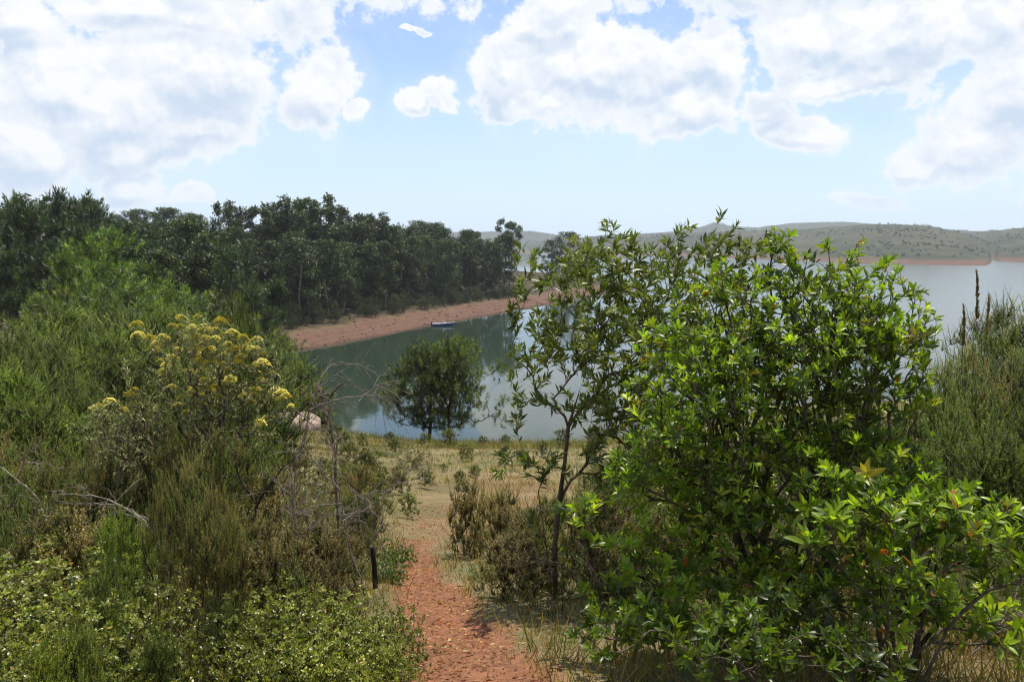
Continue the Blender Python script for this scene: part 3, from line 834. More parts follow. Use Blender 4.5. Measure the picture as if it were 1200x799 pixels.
# wood on the left hill
for i, (px, top, d) in enumerate([(-60, 238, 84), (-30, 240, 92), (2, 233, 88), (18, 236, 98), (34, 228, 86), (52, 231, 96), (66, 224, 90), (84, 226, 94), (106, 227, 84), (118, 243, 92), (-12, 262, 76), (24, 262, 74), (58, 256, 76), (90, 258, 76), (130, 262, 88), (-45, 276, 70), (6, 288, 66), (44, 284, 68), (76, 280, 67)]):
    (x, y, z), h = stand(px, top, d); plant_tree(pines[[0, 2, 1][i % 3]], x, y, h, tree_label('pine', 2), 'pine', 'pines of the left hill wood')
for i, (px, top, d) in enumerate([(140, 262, 118), (158, 258, 124), (178, 262, 110), (196, 262, 128), (214, 260, 118), (232, 262, 132), (250, 258, 138), (268, 262, 128), (152, 280, 98), (174, 284, 92), (198, 276, 100), (222, 282, 96), (244, 276, 108), (268, 280, 104), (292, 278, 112), (316, 296, 108), (232, 300, 84), (262, 302, 88), (290, 306, 92), (318, 322, 94), (190, 296, 82), (334, 330, 104), (300, 330, 84)]):
    (x, y, z), h = stand(px, top, d)
    if shore_sd(np.array([x]), np.array([y]))[0] < 4: continue
    plant_tree(pines[[0, 2, 1][i % 3]] if i % 4 else gums[1], x, y, h, tree_label('pine', 3) if i % 4 else 'dull green gum on the slope between the left hill wood and the bay', 'pine' if i % 4 else 'gum tree', 'pines on the slope left of the bay' if i % 4 else 'gums on the slope left of the bay')

# ------------------------------------------------------------------ bright young pines left of the bay
BR = ((.075, .13, .025), (.12, .185, .035), (.045, .08, .02)); OL = ((.09, .125, .028), (.14, .175, .042), (.05, .075, .02))
yp = [pine_plant(201, 5, 2.0, 540, .05, 'cone', 26, .19, .7, BR, gap=.36), pine_plant(202, 5, 2.4, 620, .05, 'round', 26, .19, .7, BR, gap=.36), pine_plant(203, 5, 2.1, 560, .06, 'cone', 26, .19, .7, OL, gap=.36)]
for g in yp: GH[g.name] = 5.
for i, (px, top, d, k, lab) in enumerate([
        (134, 268, 46, 0, 'tallest bright green young pine, its pointed top under the left hill wood'), (104, 284, 44, 1, 'bright green bushy pine just left of the tallest bright one'),
        (165, 304, 43, 0, 'bright green pine on the right shoulder of the tallest bright one'), (78, 292, 42, 0, 'fresh green pine below the dark pines of the left hill'),
        (186, 334, 40, 1, 'small rich green pine at the right foot of the bright pine group'), (122, 308, 38, 1, 'rounded bright green pine in the middle of the bright pine group'),
        (60, 318, 36, 2, 'olive green young pine at the left of the bright pine group'), (150, 330, 34, 1, 'low bright pine in front of the bright pine group'),
        (48, 342, 40, 0, 'small dark green pine beside the bare grassy slope at the left'), (214, 342, 46, 1, 'small green pine between the bright pines and the yellow flowers'),
        (238, 346, 50, 0, 'narrow green sapling pine behind the yellow flowers'), (268, 320, 34, 2, 'olive pine with a pointed top behind the yellow flowers'),
        (246, 352, 33, 2, 'low olive pine just left of the pointed olive one behind the flowers'), (298, 362, 32, 2, 'olive pine whose side boughs reach toward the red bank'),
        (330, 398, 40, 1, 'bushy green pine in front of the left end of the red bank'), (352, 424, 40, 1, 'rounded green pine beside the calm water at the left'), (312, 430, 40, 1, 'green pine half hidden behind the yellow flowers'),
        (370, 446, 40, 2, 'low olive pine at the water side with a tawny tip'), (20, 352, 30, 2, 'olive young pine at the left edge below the bare slope'), (90, 345, 28, 2, 'olive young pine in the thicket at the left')]):
    (x, y, z), h = stand(px, top, d); o = plant_tree(yp[k], x, y, max(h, 1.2), lab, 'pine', None)
    if px in (312, 330, 352, 370): o.scale = (h / 5 * 1.25, h / 5 * 1.25, h / 5)
    if px == 268 or px == 298: o.scale = (h / 5 * 1.15,) * 2 + (h / 5,)

# the two pines standing alone at the edge of the terrace
PC = ((.070, .11, .020), (.12, .165, .030), (.035, .058, .015))
for seed, px, top, d, R, lean, sd_, lab in [(301, 502, 409, 39.5, 3.5, (-.01, 0), 0., 'left one of the two lone pines that stand at the edge of the terrace'), (305, 527, 400, 40.5, 3.5, (.03, 0), .12, 'right one of the two lone pines, taller and reaching over the water')]:
    (x, y, z), h = stand(px, top, d); z0 = z
    o = pine_plant(seed, h, R, 900, .19, 'round', 26, .20, .8, PC, (4, 4, 4), 'lone_pine', gap=.30, trunk_r=.10, lean=lean, side=sd_)
    o.location = (x, y, z0 - .05); tag(o, lab, 'pine', 'two lone pines at the terrace edge')

# ------------------------------------------------------------------ low growth along the top of the red bank
hs = heath_proto(401, 1.6, .75, 110, ((.040, .060, .020), (.06, .08, .028), (.03, .045, .018)), (5, 3, 3), 'bank_shrub', leaf=.035, per=16, shoot=.34, up=.8, lowfill=.08)
for i in range(130):
    s = R_.uniform(-4, cum[-1] + 10); q = np.array([np.interp(s, cum, bw[:, 0]), np.interp(s, cum, bw[:, 1])]) + nrm * (9.2 + abs(R_.normal(0, 2.6)))
    if shore_sd(q[None, 0], q[None, 1])[0] < 7: continue
    sc = R_.uniform(.6, 2.6)
    o = put(hs, (q[0], q[1], hgt(*q) - .05), R_.random() * 6.28, (sc * 1.2, sc * 1.2, sc)); tag(o, 'dark green shrub along the top of the red bank under the wood', 'shrub', 'shrubs along the top of the red bank')
# ------------------------------------------------------------------ boat moored at the red bank
def boat():
    bx, by = wp(519, 381.5)
    root = empty('motor_boat', (bx, by, 0)); root.rotation_euler = (0, 0, math.radians(8))
    navy = bpy.data.materials.new('navy painted hull'); white = bpy.data.materials.new('white gelcoat'); dk = bpy.data.materials.new('black rubber'); gl = bpy.data.materials.new('tinted screen')
    for m, c, r in ((navy, (.014, .030, .15), .35), (white, (.75, .76, .76), .4), (dk, (.02, .02, .02), .6), (gl, (.25, .30, .33), .1)):
        m.use_nodes = True; t = NT(m.node_tree); p = m.node_tree.nodes['Principled BSDF']; p.inputs['Roughness'].default_value = r
        nz = t.noise(t.n('ShaderNodeTexCoord').outputs['Object'], 6, 4); t.L.new(t.mix(t.mr(nz, .35, .7), c, tuple(v * .8 for v in c)), p.inputs['Base Color'])
    h = MB(); L = 4.6; n = 13; t = np.linspace(0, 1, n); wd = .92 * np.clip(1 - (np.clip(t - .45, 0, 1) / .55) ** 2.3, .02, 1) * (.86 + .14 * np.clip(t * 4, 0, 1))
    sheer = .46 + .22 * t ** 2; V = []; lv = [(0, -.16), (.62, -.10), (.92, .12), (1.0, 1.0)]
    for i in range(n):
        ring = []
        for s in (-1, 1):
            for (a, b) in (lv[::-1] if s < 0 else lv[1:]): ring.append(((t[i] - .5) * L + (.25 * t[i] ** 3 if b == 1 else 0), s * a * wd[i], b * sheer[i] if b > 0 else b * (1 - t[i] ** 3)))
        for s in (1, -1): ring.append(((t[i] - .5) * L, s * .88 * wd[i], sheer[i] - .03))
        for s in (1, -1): ring.append(((t[i] - .5) * L, s * .72 * wd[i], .12))
        ring = ring[:7] + [ring[7], ring[9], ring[10], ring[8]]; V += ring
    m_ = 11; i = np.arange(n - 1)[:, None] * m_; j = np.arange(m_)[None]; k = (j + 1) % m_
    F = np.stack([i + j, i + k, i + m_ + k, i + m_ + j], -1).reshape(-1, 4); h.add(V, [F]); h.add(V[:m_], [np.array([[0, 1, 5, 6], [1, 2, 4, 5]]), np.array([[2, 3, 4]])])
    ho = h.obj('hull', navy, root, smooth=False)
    g = MB(); g.tube([((q - .5) * L + .25 * q ** 3, a * w2, s2 + .02) for a in (1,) for q, w2, s2 in zip(t, wd, sheer)], .035, 6); g.tube([((q - .5) * L + .25 * q ** 3, -w2, s2 + .02) for q, w2, s2 in zip(t, wd, sheer)], .035, 6)
    g.obj('gunwale', white, root)
    c = MB(); c.box((.15, 0, .47), (1.1, 1.0, .34)); c.obj('cabin', white, root, smooth=False)
    d = MB(); d.box((-.9, 0, .42), (.45, 1.25, .10)); d.obj('seat', white, root, smooth=False)
    w_ = MB(); w_.add([(.42, -.55, .69), (.42, .55, .69), (.02, .5, 1.12), (.02, -.5, 1.12), (.44, -.55, .69), (.44, .55, .69), (.04, .5, 1.12), (.04, -.5, 1.12)], [np.array([[0, 1, 2, 3], [7, 6, 5, 4], [0, 4, 5, 1], [1, 5, 6, 2], [2, 6, 7, 3], [3, 7, 4, 0]])]); w_.obj('windscreen', gl, root, smooth=False)
    fr = MB(); fr.tube([(.43, .57, .68), (0, .52, 1.16), (0, -.52, 1.16), (.43, -.57, .68)], .03, 5); fr.obj('frame', white, root)
    e = MB(); e.box((-2.4, 0, .62), (.32, .34, .42)); e.box((-2.42, 0, .2), (.14, .12, .7)); e.obj('outboard_motor', dk, root, smooth=False)
    tag(root, 'small navy blue motor boat with white cabin moored against the red bank', 'boat')
    # plank from the bank to the boat
    p = MB(); p.box((0, 0, 0), (2.3, .34, .05)); o = p.obj('gangplank', M_dead, None, smooth=False)
    o.location = (bx - 3.0, by + .7, .38); o.rotation_euler = (0, .12, math.radians(-14)); tag(o, 'weathered plank laid from the red bank to the navy boat', 'plank')


boat()


def boulder():
    c = pt(342, 500, 36); z = hgt(c[0], c[1]); rng = np.random.default_rng(5)
    top = pt(342, 481, c[1])[2]; nu, nv = 40, 20; u = np.arange(nu) * 2 * math.pi / nu; v = np.linspace(0, math.pi / 2 * 1.15, nv)
    U, Vv = np.meshgrid(u, v); r = (np.sin(Vv)) ** .8
    X = r * np.cos(U) * (1.55 - .2 * np.cos(U)); Y = r * np.sin(U) * .85; Z = np.sign(np.cos(Vv)) * np.abs(np.cos(Vv)) ** .6 * (1 - .30 * np.cos(U) * r + .12 * np.sin(2 * U) * r)
    nn = fbm(X * 1.7 + 3, Y * 1.7 + Z * 1.5, 81, 5) - .47; Z = Z * (top - z + .1) * (1 + .35 * nn); X += nn * .9; Y += nn * .7
    V = np.stack([X.ravel(), Y.ravel(), Z.ravel()], -1); i = np.arange(nv - 1)[:, None] * nu; j = np.arange(nu)[None]; k = (j + 1) % nu
    m = bark_mat('pale pink weathered rock', (.24, .16, .13), (.44, .33, .28), 5)
    o = mesh_np('boulder', V, [np.stack([i + j, i + nu + j, i + nu + k, i + k], -1).reshape(-1, 4)[:, ::-1]], m); o.location = (c[0], c[1], z - .15); o.scale = (c[1] / 36,) * 2 + (1,); o.rotation_euler = (0, 0, .3)
    tag(o, 'pale pink boulder on the water side behind the yellow flowering bush', 'boulder')


boulder()

# ------------------------------------------------------------------ heath thicket, left of the path
G1 = ((.085, .13, .028), (.14, .18, .045), (.055, .08, .025)); G2 = ((.12, .17, .045), (.19, .21, .075), (.21, .15, .085)); G3 = ((.10, .155, .028), (.17, .23, .045), (.055, .09, .022))
G4 = ((.19, .26, .035), (.27, .33, .06), (.12, .18, .03))
hp = [heath_proto(411, 1.7, .60, 260, G1), heath_proto(412, 1.7, .50, 220, G1, (4, 4, 2)), heath_proto(413, 1.7, .60, 250, G2, (5, 3, 2)), heath_proto(414, 1.7, .55, 240, G3, (5, 4, 3), leaf=.017, per=60, up=1.2),
      heath_proto(415, 1.7, .42, 120, G2, (4, 4, 3), per=60, up=2.4, shoot=.36), heath_proto(416, 1.7, .5, 150, G4, (4, 3, 3), leaf=.018, per=50, up=1.6)]
HT = {k: top_of(o) for k, o in enumerate(hp)}
LAB = {0: 'green', 1: 'slender green', 2: 'brownish green', 3: 'bright feathery green', 4: 'tawny upright', 5: 'yellow green'}
HL = [  # px, top py, distance, proto, width factor, where it stands
    (12, 418, 7.5, 3, 1.2, 'at the left edge, its top level with the yellow flowers'), (60, 392, 9.5, 0, 1.3, 'at the left behind the grey-leaved plant'), (28, 372, 13, 0, 1.5, 'at the left edge under the bare slope'),
    (100, 372, 12, 0, 1.4, 'in the thicket left of the yellow flowers'), (140, 365, 11, 1, 1.5, 'touching the left side of the yellow flowering bush'), (75, 352, 17, 3, 1.6, 'under the bright pines at the left'),
    (130, 346, 17, 0, 1.6, 'in front of the bright pine group'), (175, 352, 16, 3, 1.5, 'between the bright pines and the yellow flowers'), (20, 395, 17, 3, 1.5, 'in the gap at the left edge'),
    (215, 360, 14, 1, 1.3, 'just behind the top of the yellow flowers'), (255, 372, 12, 1, 1.3, 'behind the right half of the yellow flowers'), (305, 392, 13, 3, 1.3, 'behind the right edge of the yellow flowers'),
    (283, 348, 7.2, 1, .42, 'with one thin whip rising through the yellow flowers'), (40, 455, 6.2, 3, 1.3, 'in front at the left edge, above the low round-leaved shrubs'), (90, 440, 7.4, 1, 1.2, 'with a bare dark stem, left of the lowest yellow flower'),
    (5, 500, 5.2, 2, 1.2, 'at the left edge beside the dead white twigs'), (60, 520, 5.0, 2, 1.1, 'above the low round-leaved shrubs at the left'), (115, 520, 5.4, 2, 1.1, 'below the grey-leaved plant'),
    (165, 470, 6.0, 2, 1.1, 'rusty, in front of the yellow flowering bush'), (205, 490, 5.6, 4, 1.1, 'below the middle of the yellow flowers'), (250, 500, 5.4, 2, 1.0, 'below the right half of the yellow flowers'),
    (290, 490, 6.2, 1, .9, 'right of the yellow flowering bush, left of the boulder'), (322, 545, 7.0, 2, .9, 'in front of the pale boulder'), (350, 560, 6.6, 2, 1.0, 'under the bare twisted branches'),
    (225, 530, 3.7, 4, .8, 'tall and sparse, with a clear bundle of stems'), (185, 545, 3.8, 4, .6, 'left half of the sparse clump in front'), (262, 560, 3.7, 4, .6, 'right half of the sparse clump in front'),
    (140, 590, 3.8, 3, .8, 'short and fresh, between the round-leaved shrubs'), (20, 560, 4.4, 0, 1.0, 'short, at the left edge over the round leaves'), (310, 600, 4.9, 2, .9, 'short, left of the weathered post'), (120, 640, 3.1, 0, .7, 'small, in the middle of the front left shrubs'),
    (80, 705, 2.15, 5, .8, 'yellowish, lowest at the bottom left'), (48, 725, 2.05, 5, .7, 'yellowish, in the bottom left corner'), (185, 730, 2.6, 3, .6, 'low, bottom edge left of the path'), (105, 735, 2.3, 5, .6, 'small yellowish, beside the bottom left corner'),
    (255, 690, 3.0, 0, .6, 'small, among the round-leaved shrubs left of the path'), (375, 575, 7.2, 2, 1.1, 'grey brown, behind the bare branches'), (405, 570, 8.5, 2, 1.0, 'dry, on the left of the terrace'), (430, 615, 6.8, 2, .7, 'low and dry beside the fresh green bush left of the path')]
HR = [(1010, 650, 4.0, 2, .9, 'dry, at the foot of the lower right stems'), (1085, 640, 4.2, 0, .9, 'low, behind the lower right stems'), (1140, 660, 3.7, 0, .9, 'short, in the bottom right corner'), (1190, 640, 3.8, 0, .9, 'green, in the bottom right corner'), (950, 660, 4.1, 0, .8, 'low in the shade behind the glossy undergrowth'), (800, 690, 4.0, 2, .8, 'brown, behind the bright glossy sprouts'), (730, 660, 4.6, 0, .8, 'olive, behind the bright glossy sprouts'),
      (1105, 428, 7.5, 1, 1.0, 'nearest the big glossy shrub on the right'), (1130, 405, 8.0, 2, 1.1, 'under the tall purple spikes'), (1160, 382, 8.5, 0, 1.2, 'right of the tall purple spikes'), (1183, 352, 9.0, 0, 1.3, 'highest up the right bank'),
      (1212, 338, 9.0, 2, 1.4, 'tall, at the right edge above the rusty plumes'), (1150, 445, 6.2, 0, 1.1, 'green, half way down the right bank'), (1190, 405, 6.4, 4, 1.3, 'leaning rusty plumes at the right edge'), (1225, 385, 6.5, 0, 1.3, 'outermost, cut by the right edge'),
      (1110, 500, 6.0, 0, 1.0, 'behind the lower glossy rosettes'), (1170, 500, 5.2, 3, 1.1, 'green, in the lower part of the right bank'), (1210, 470, 5.0, 0, 1.2, 'low at the right edge'), (1060, 470, 7.5, 1, 1.1, 'seen through the big glossy shrub'),
      (1010, 480, 7.8, 0, 1.1, 'behind the middle of the big glossy shrub'), (960, 470, 8.2, 2, 1.1, 'behind the centre of the big glossy shrub'), (900, 490, 8.0, 0, 1.1, 'behind the left centre of the big glossy shrub'), (840, 500, 7.5, 2, 1.1, 'behind the left side of the big glossy shrub'),
      (780, 500, 7.5, 0, 1.1, 'between the narrow-leaved and the glossy shrub'), (735, 520, 7.0, 2, 1.0, 'under the narrow-leaved shrub'), (700, 560, 6.6, 0, .9, 'right of the leaning dark trunk'), (760, 590, 5.6, 2, .9, 'low under the narrow-leaved shrub'),
      (820, 600, 5.4, 0, .9, 'in shade behind the glossy shrub'), (880, 600, 5.4, 2, .9, 'brown, in shade behind the glossy shrub'), (950, 600, 5.2, 0, .9, 'in deep shade behind the glossy stems'), (1030, 590, 5.2, 2, .9, 'in shade between the two glossy shrubs'), (1100, 590, 4.8, 0, .9, 'behind the lower right glossy shrub'),
      (1165, 600, 4.4, 2, .9, 'low behind the lower right glossy shrub'), (592, 578, 9.4, 0, .9, 'dark and rounded right beside the path'), (618, 590, 8.8, 2, .9, 'right half of the dark clump beside the path'), (575, 618, 8.2, 2, .8, 'low front of the dark clump beside the path'), (640, 600, 8.0, 0, .9, 'between the path clump and the leaning trunk'),
      (625, 660, 5.6, 2, .6, 'small dry, at the foot of the leaning trunk'), (665, 680, 5.0, 2, .6, 'brown, right of the path'), (700, 700, 4.4, 2, .5, 'brown, in front of the shaded stems'), (640, 640, 6.2, 2, .7, 'dry, between the path and the leaning trunk')]
for side, lst in (('left', HL), ('right', HR)):
    for i, (px, top, d, k, wf, where) in enumerate(lst):
        (x, y, z), h = stand(px, top, d); s = max(h, .25) / HT[k]
        sw = max(h, .6) / 1.78 * wf * 1.12
        cn = 'yellow green' if 'yellowish' in where else LAB[k]
        o = put(hp[k], (x, y, z - .03), R_.random() * 6.28, (sw, sw, s)); tag(o, f'{cn} heath shrub {where}', 'heath', 'heath shrubs of the %s bank' % side)

# the thicket goes on out of the view on both sides
for i in range(46):
    lft = i < 28; y = R_.uniform(-1, 26); x = -(4.5 + .62 * y + R_.random() * 9) if lft else 5.0 + .62 * y + R_.random() * 7
    k = i % 4; s = R_.uniform(.7, 1.25); o = put(hp[k], (x, y, hgt(x, y) - .03), R_.random() * 6.28, (s * 1.5, s * 1.5, s))
    tag(o, f'{LAB[k]} heath shrub beyond the {"left" if lft else "right"} edge of the view', 'heath', f'heath shrubs beyond the {"left" if lft else "right"} edge')

# purple flower spikes above the right bank
spk = MB(); rng = np.random.default_rng(55); stx = MB(); stx.tube([(0, 0, 0), (.03, 0, .4), (.01, .02, .7), (.03, .01, .85), (.06, .01, 1.0)], [.004, .003, .0025, .002, .001], 5)
f = rng.random(150); B = np.stack([.02 + .04 * f ** 2, .01 + 0 * f, .80 + f * .20], -1); A = rng.normal(0, 1, (150, 3)); A[:, 2] = np.abs(A[:, 2]) + .8
spk.leaves('diamond', B, unit(A), unit(rng.normal(0, 1, (150, 3))), (.018 + .026 * rng.random(150)) * (1.2 - .5 * f), pal(rng, 150, [(.18, .14, .13), (.26, .17, .19), (.12, .12, .07)], (3, 2, 2)), .8)
sp0 = finish(empty('flower_spike'), stx, spk, M_dark, M_heath, 'stem', 'flower_head')
for px, top, d, lab in [(1150, 318, 7.5, 'tallest purple flower spike on the right bank'), (1160, 347, 7.6, 'shorter purple flower spike just right of the tallest one'), (1134, 358, 7.6, 'thin flower spike just left of the tallest one')]:
    (x, y, z), h = stand(px, top, d); o = put(sp0, (x, y, z), R_.random() * 6, (.75, .75, h)); tag(o, lab, 'flower spike', 'purple flower spikes on the right bank')

# ------------------------------------------------------------------ yellow everlasting bush
def everlasting():
    rng = np.random.default_rng(61); d = 5.9; base = np.array([*pt(235, 560, d + .1)[:2], 0]); base[2] = hgt(base[0], base[1]); root = empty('everlasting_bush', tuple(base))
    heads = [(213, 368), (232, 366), (203, 377), (223, 379), (245, 382), (258, 372), (196, 392), (218, 392), (236, 394), (252, 392), (262, 388), (285, 391), (300, 393), (292, 399), (160, 375), (175, 392), (208, 405), (228, 408), (244, 406), (233, 418), (245, 421), (262, 410), (275, 404), (310, 410), (305, 421), (250, 440), (238, 441),
             (228, 452), (265, 428), (205, 415), (190, 418), (292, 452), (286, 458), (300, 452), (330, 456), (338, 460), (323, 452), (152, 458), (157, 452), (128, 466), (118, 471), (110, 474), (145, 475), (214, 460), (200, 448), (222, 430), (270, 440), (280, 420), (182, 404), (208, 470), (240, 470), (305, 440), (318, 432), (312, 485), (306, 490), (217, 480), (255, 460), (272, 385)]
    T = []
    for (px, py) in heads + [(a + rng.normal(0, 7), b + 4 + rng.random() * 9) for a, b in heads[:38]]: T.append(pt(px + rng.normal(0, 1), py + 4, d + rng.uniform(-.35, .45)))
    T = np.array(T); T2 = px_cloud(rng, [(235, 440, 90, 60, d, .45), (300, 450, 45, 45, d, .3), (150, 490, 55, 40, d - .2, .3), (230, 500, 110, 50, d, .4), (225, 400, 60, 30, d, .35), (290, 420, 40, 30, d, .25)], 900)
    T2 = above_ground(T2, (0, 0, 0)); allT = np.concatenate([T, T2]) - base
    st, tips, dirs, strands, nodes = grow(rng, allT, seeds_fan(rng, np.zeros(3), 8, .3, .9), step=.08, r0=.0014, pen=.2)
    mb = MB(); S = [(.24, .27, .19), (.32, .35, .28), (.16, .19, .10), (.12, .15, .06)]
    along(rng, mb, nodes, strands, .007, .042, S, (4, 3, 4, 4), 'narrow', wid=1.1, skip=.25, ang=55)
    kids = [st.obj('stem', M_bark, root), mb.obj('foliage', M_silver, root)]
    protos = []
    for s in range(4):   # flat topped heads made of many tiny yellow buttons
        f = MB(); m = 150; q = np.sqrt(rng.random(m)) * .062; a = rng.random(m) * 6.283; q *= 1 + .3 * np.sin(a * 3 + s)
        B = np.stack([q * np.cos(a), q * np.sin(a), .014 - q * q * 6 + rng.normal(0, .003, m)], -1)
        C = pal(rng, m, [(.58, .54, .12), (.62, .60, .24), (.44, .40, .12), (.60, .60, .38)], (5, 3, 2, 2), .1)
        for k in range(5):
            an = k * 1.26 + rng.random(m); L = np.stack([np.cos(an), np.sin(an), np.full(m, .45)], -1); f.leaves('broad', B, unit(L), np.tile([0, 0, 1.], (m, 1)), .0105, C, 1.8)
        for k in range(9): an = k * .7; f.tube([(0, 0, -.08), (.03 * math.cos(an), .03 * math.sin(an), -.02), (.045 * math.cos(an), .045 * math.sin(an), .004)], .0012, 3, (.3, .33, .2))
        protos.append(f)
    made = []
    for i, t in enumerate(T - base):
        if i < 4: o = protos[i].obj('flower_head', M_flower, root); made.append(o)
        else: o = made[i % 4].copy(); link(o, root)
        s = rng.uniform(.45, .85); o.location = t; o.scale = (s, s, s * 1.5); o.rotation_euler = (rng.normal(0, .25), rng.normal(0, .25), rng.random() * 6)
    tag(root, 'grey-leaved everlasting bush covered with flat yellow flower heads', 'flowering bush')


everlasting()


def silver_plant(seed, ells, base, n, lab, cols=[(.22, .25, .19), (.30, .32, .27), (.13, .16, .09)], name='silver_shrub', ls=.04, sp=.010, dead=None):
    rng = np.random.default_rng(seed); T = above_ground(px_cloud(rng, ells, n), (0, 0, 0), .03); base = np.array(base); root = empty(name, tuple(base))
    st, tips, dirs, strands, nodes = grow(rng, T - base, seeds_fan(rng, np.zeros(3), 5, .15, .35), step=.06, r0=.0014, pen=.2)
    mb = MB(); along(rng, mb, nodes, strands, sp, ls, cols, [4, 3, 2][:len(cols)], 'narrow', wid=1.5, skip=.3, ang=50); rosettes(rng, mb, tips, dirs, 7, ls, cols, [4, 3, 2][:len(cols)], kind='narrow', wid=1.8)
    finish(root, st, mb, M_bark, M_silver); tag(root, lab, 'shrub'); return root


def gbase(px, d): x, y, _ = pt(px, 500, d); return (x, y, hgt(x, y))


silver_plant(71, [(118, 500, 30, 24, 5.2, .25), (142, 530, 34, 24, 5.2, .2)], gbase(128, 5.3), 80, 'silvery grey-leaved shrub at the left, below the lowest yellow flowers', cols=[(.17, .20, .13), (.25, .28, .21), (.11, .14, .07)], ls=.03)
silver_plant(72, [(375, 600, 24, 40, 7.5, .3), (360, 560, 30, 20, 8, .3)], gbase(372, 7.8), 80, 'dull silver shrub behind the bare branches left of the path', ls=.045)
silver_plant(73, [(487, 540, 25, 22, 22, .6)], gbase(487, 22), 150, 'pale grey bushy shrub on the terrace in front of the lone pines', cols=[(.26, .25, .18), (.36, .34, .27), (.16, .17, .09)], ls=.10, sp=.05)

# ------------------------------------------------------------------ low shrubs with small round leaves
rp = [round_proto(81, .50, .50, 520, cols=((.16, .195, .045), (.24, .265, .075), (.10, .12, .03))), round_proto(82, .45, .45, 420, cols=((.17, .22, .05), (.27, .30, .10), (.12, .13, .04))), round_proto(83, .5, .42, 420, size=.034, cols=((.07, .13, .025), (.11, .18, .035), (.05, .085, .02)))]
RL = [(30, 610, 3.6, 0, 1.3, 'highest at the left edge'), (85, 618, 3.9, 0, 1.2, 'behind the yellow green heath at the left'), (20, 668, 2.9, 1, 1.2, 'with reddish twigs, at the left edge'), (-15, 640, 3.0, 0, 1.2, 'partly cut by the left edge'), (60, 690, 2.7, 0, 1.0, 'behind the bottom left corner'), (15, 735, 2.3, 0, 1.0, 'in the bottom left corner'),
      (120, 700, 2.7, 1, .9, 'dry, at the bottom left of centre'), (150, 665, 3.1, 0, .9, 'left of the stems of the sparse heath'), (285, 668, 3.0, 1, .9, 'right of the stems of the sparse heath'), (330, 672, 3.1, 0, 1.0, 'in the middle between heath and path'), (270, 715, 2.6, 0, .8, 'at the bottom, left of centre'),
      (385, 682, 3.2, 0, 1.0, 'in front of the bare branches'), (418, 692, 3.2, 1, .9, 'in front of the weathered post'), (452, 690, 3.4, 0, .8, 'at the left edge of the red path'), (360, 720, 2.75, 0, .9, 'at the bottom between the shrubs and the path'), (405, 735, 2.8, 1, .5, 'lowest beside the red path'), (448, 722, 3.0, 0, .6, 'small, leaning over the red path'), 
      (432, 645, 5.8, 2, .9, 'fresh green, behind the weathered post'), (460, 622, 6.9, 2, .9, 'fresh green, left of where the path narrows'), (415, 640, 6.2, 2, .8, 'fresh green, beside the bare branches'), (455, 655, 5.6, 2, .6, 'small, at the left lip of the red path'),
      (440, 548, 17, 2, 1.0, 'yellow green, on the left of the terrace'), (452, 528, 26, 2, 1.8, 'dark green, at the back left of the terrace'), (570, 662, 5.9, 2, .7, 'on the right lip of the narrow path'), (690, 620, 6.0, 2, .8, 'in shade under the narrow-leaved shrub'), (750, 650, 4.9, 2, .9, 'in shade behind the small glossy sprouts'), (850, 680, 4.2, 2, .9, 'in shade behind the glossy stems')]
for px, top, d, k, wf, where in RL:
    (x, y, z), h = stand(px, top, d); s = max(h, .2) / .55
    o = put(rp[k], (x, y, z - .02), R_.random() * 6.28, (max(s, .6) * wf * .88, max(s, .6) * wf * .88, s * R_.uniform(.8, 1.08))); tag(o, f'low round-leaved shrub {where}', 'shrub', 'low round-leaved shrubs')

# small shrubs dotted over the terrace
tp = heath_proto(421, .8, .42, 90, ((.10, .12, .04), (.15, .16, .06), (.09, .10, .04)), (4, 3, 3), 'terrace_shrub', leaf=.028, per=22, shoot=.16, up=.8, lowfill=.1)
for px, py, hh, lab in [(463, 532, .62, 'left of the pale grey one'), (458, 522, .6, 'dark, at the terrace edge left of the lone pines'), (497, 522, .55, 'at the foot of the left lone pine'), (527, 524, .8, 'pale upright, at the foot of the right lone pine'), (547, 540, .62, 'bright green upright, alone right of the lone pines'), (565, 524, .5, 'at the terrace edge right of the lone pines'), (592, 522, .5, 'at the terrace edge, under the hanging spray'),
                        (520, 553, .25, 'flat grey, in the middle of the terrace'), (540, 570, .35, 'olive, where the dry clearing begins'), (500, 572, .40, 'olive, at the left of the dry clearing'), (470, 580, .45, 'olive, left of the dry clearing'), (445, 585, .5, 'tall grassy, at the left end of the terrace'), (556, 562, .35, 'olive, behind the dark clump beside the path'),
                        (430, 565, .6, 'grey green, at the left of the terrace'), (410, 545, .6, 'far left of the terrace behind the bare twigs'), (610, 545, .5, 'behind the dark clump beside the path'), (635, 535, .6, 'right of the hanging spray'), (425, 524, .6, 'at the terrace edge near the water'), (405, 526, .7, 'at the terrace edge by the bare forked twig'), (660, 524, .8, 'behind the leaning dark trunk'), (390, 520, .8, 'at the far left end of the terrace edge'), (700, 530, 1., 'hidden behind the narrow-leaved shrub'), (480, 606, .35, 'dry, on the left lip of the clearing')]:
    x, y, z = on_ground(px, py); s = hh / .85 * 1.1; o = put(tp, (x, y, z), R_.random() * 6.28, (s * 1.25, s * 1.25, s)); tag(o, f'small terrace shrub, {lab}', 'shrub', 'small shrubs on the terrace')

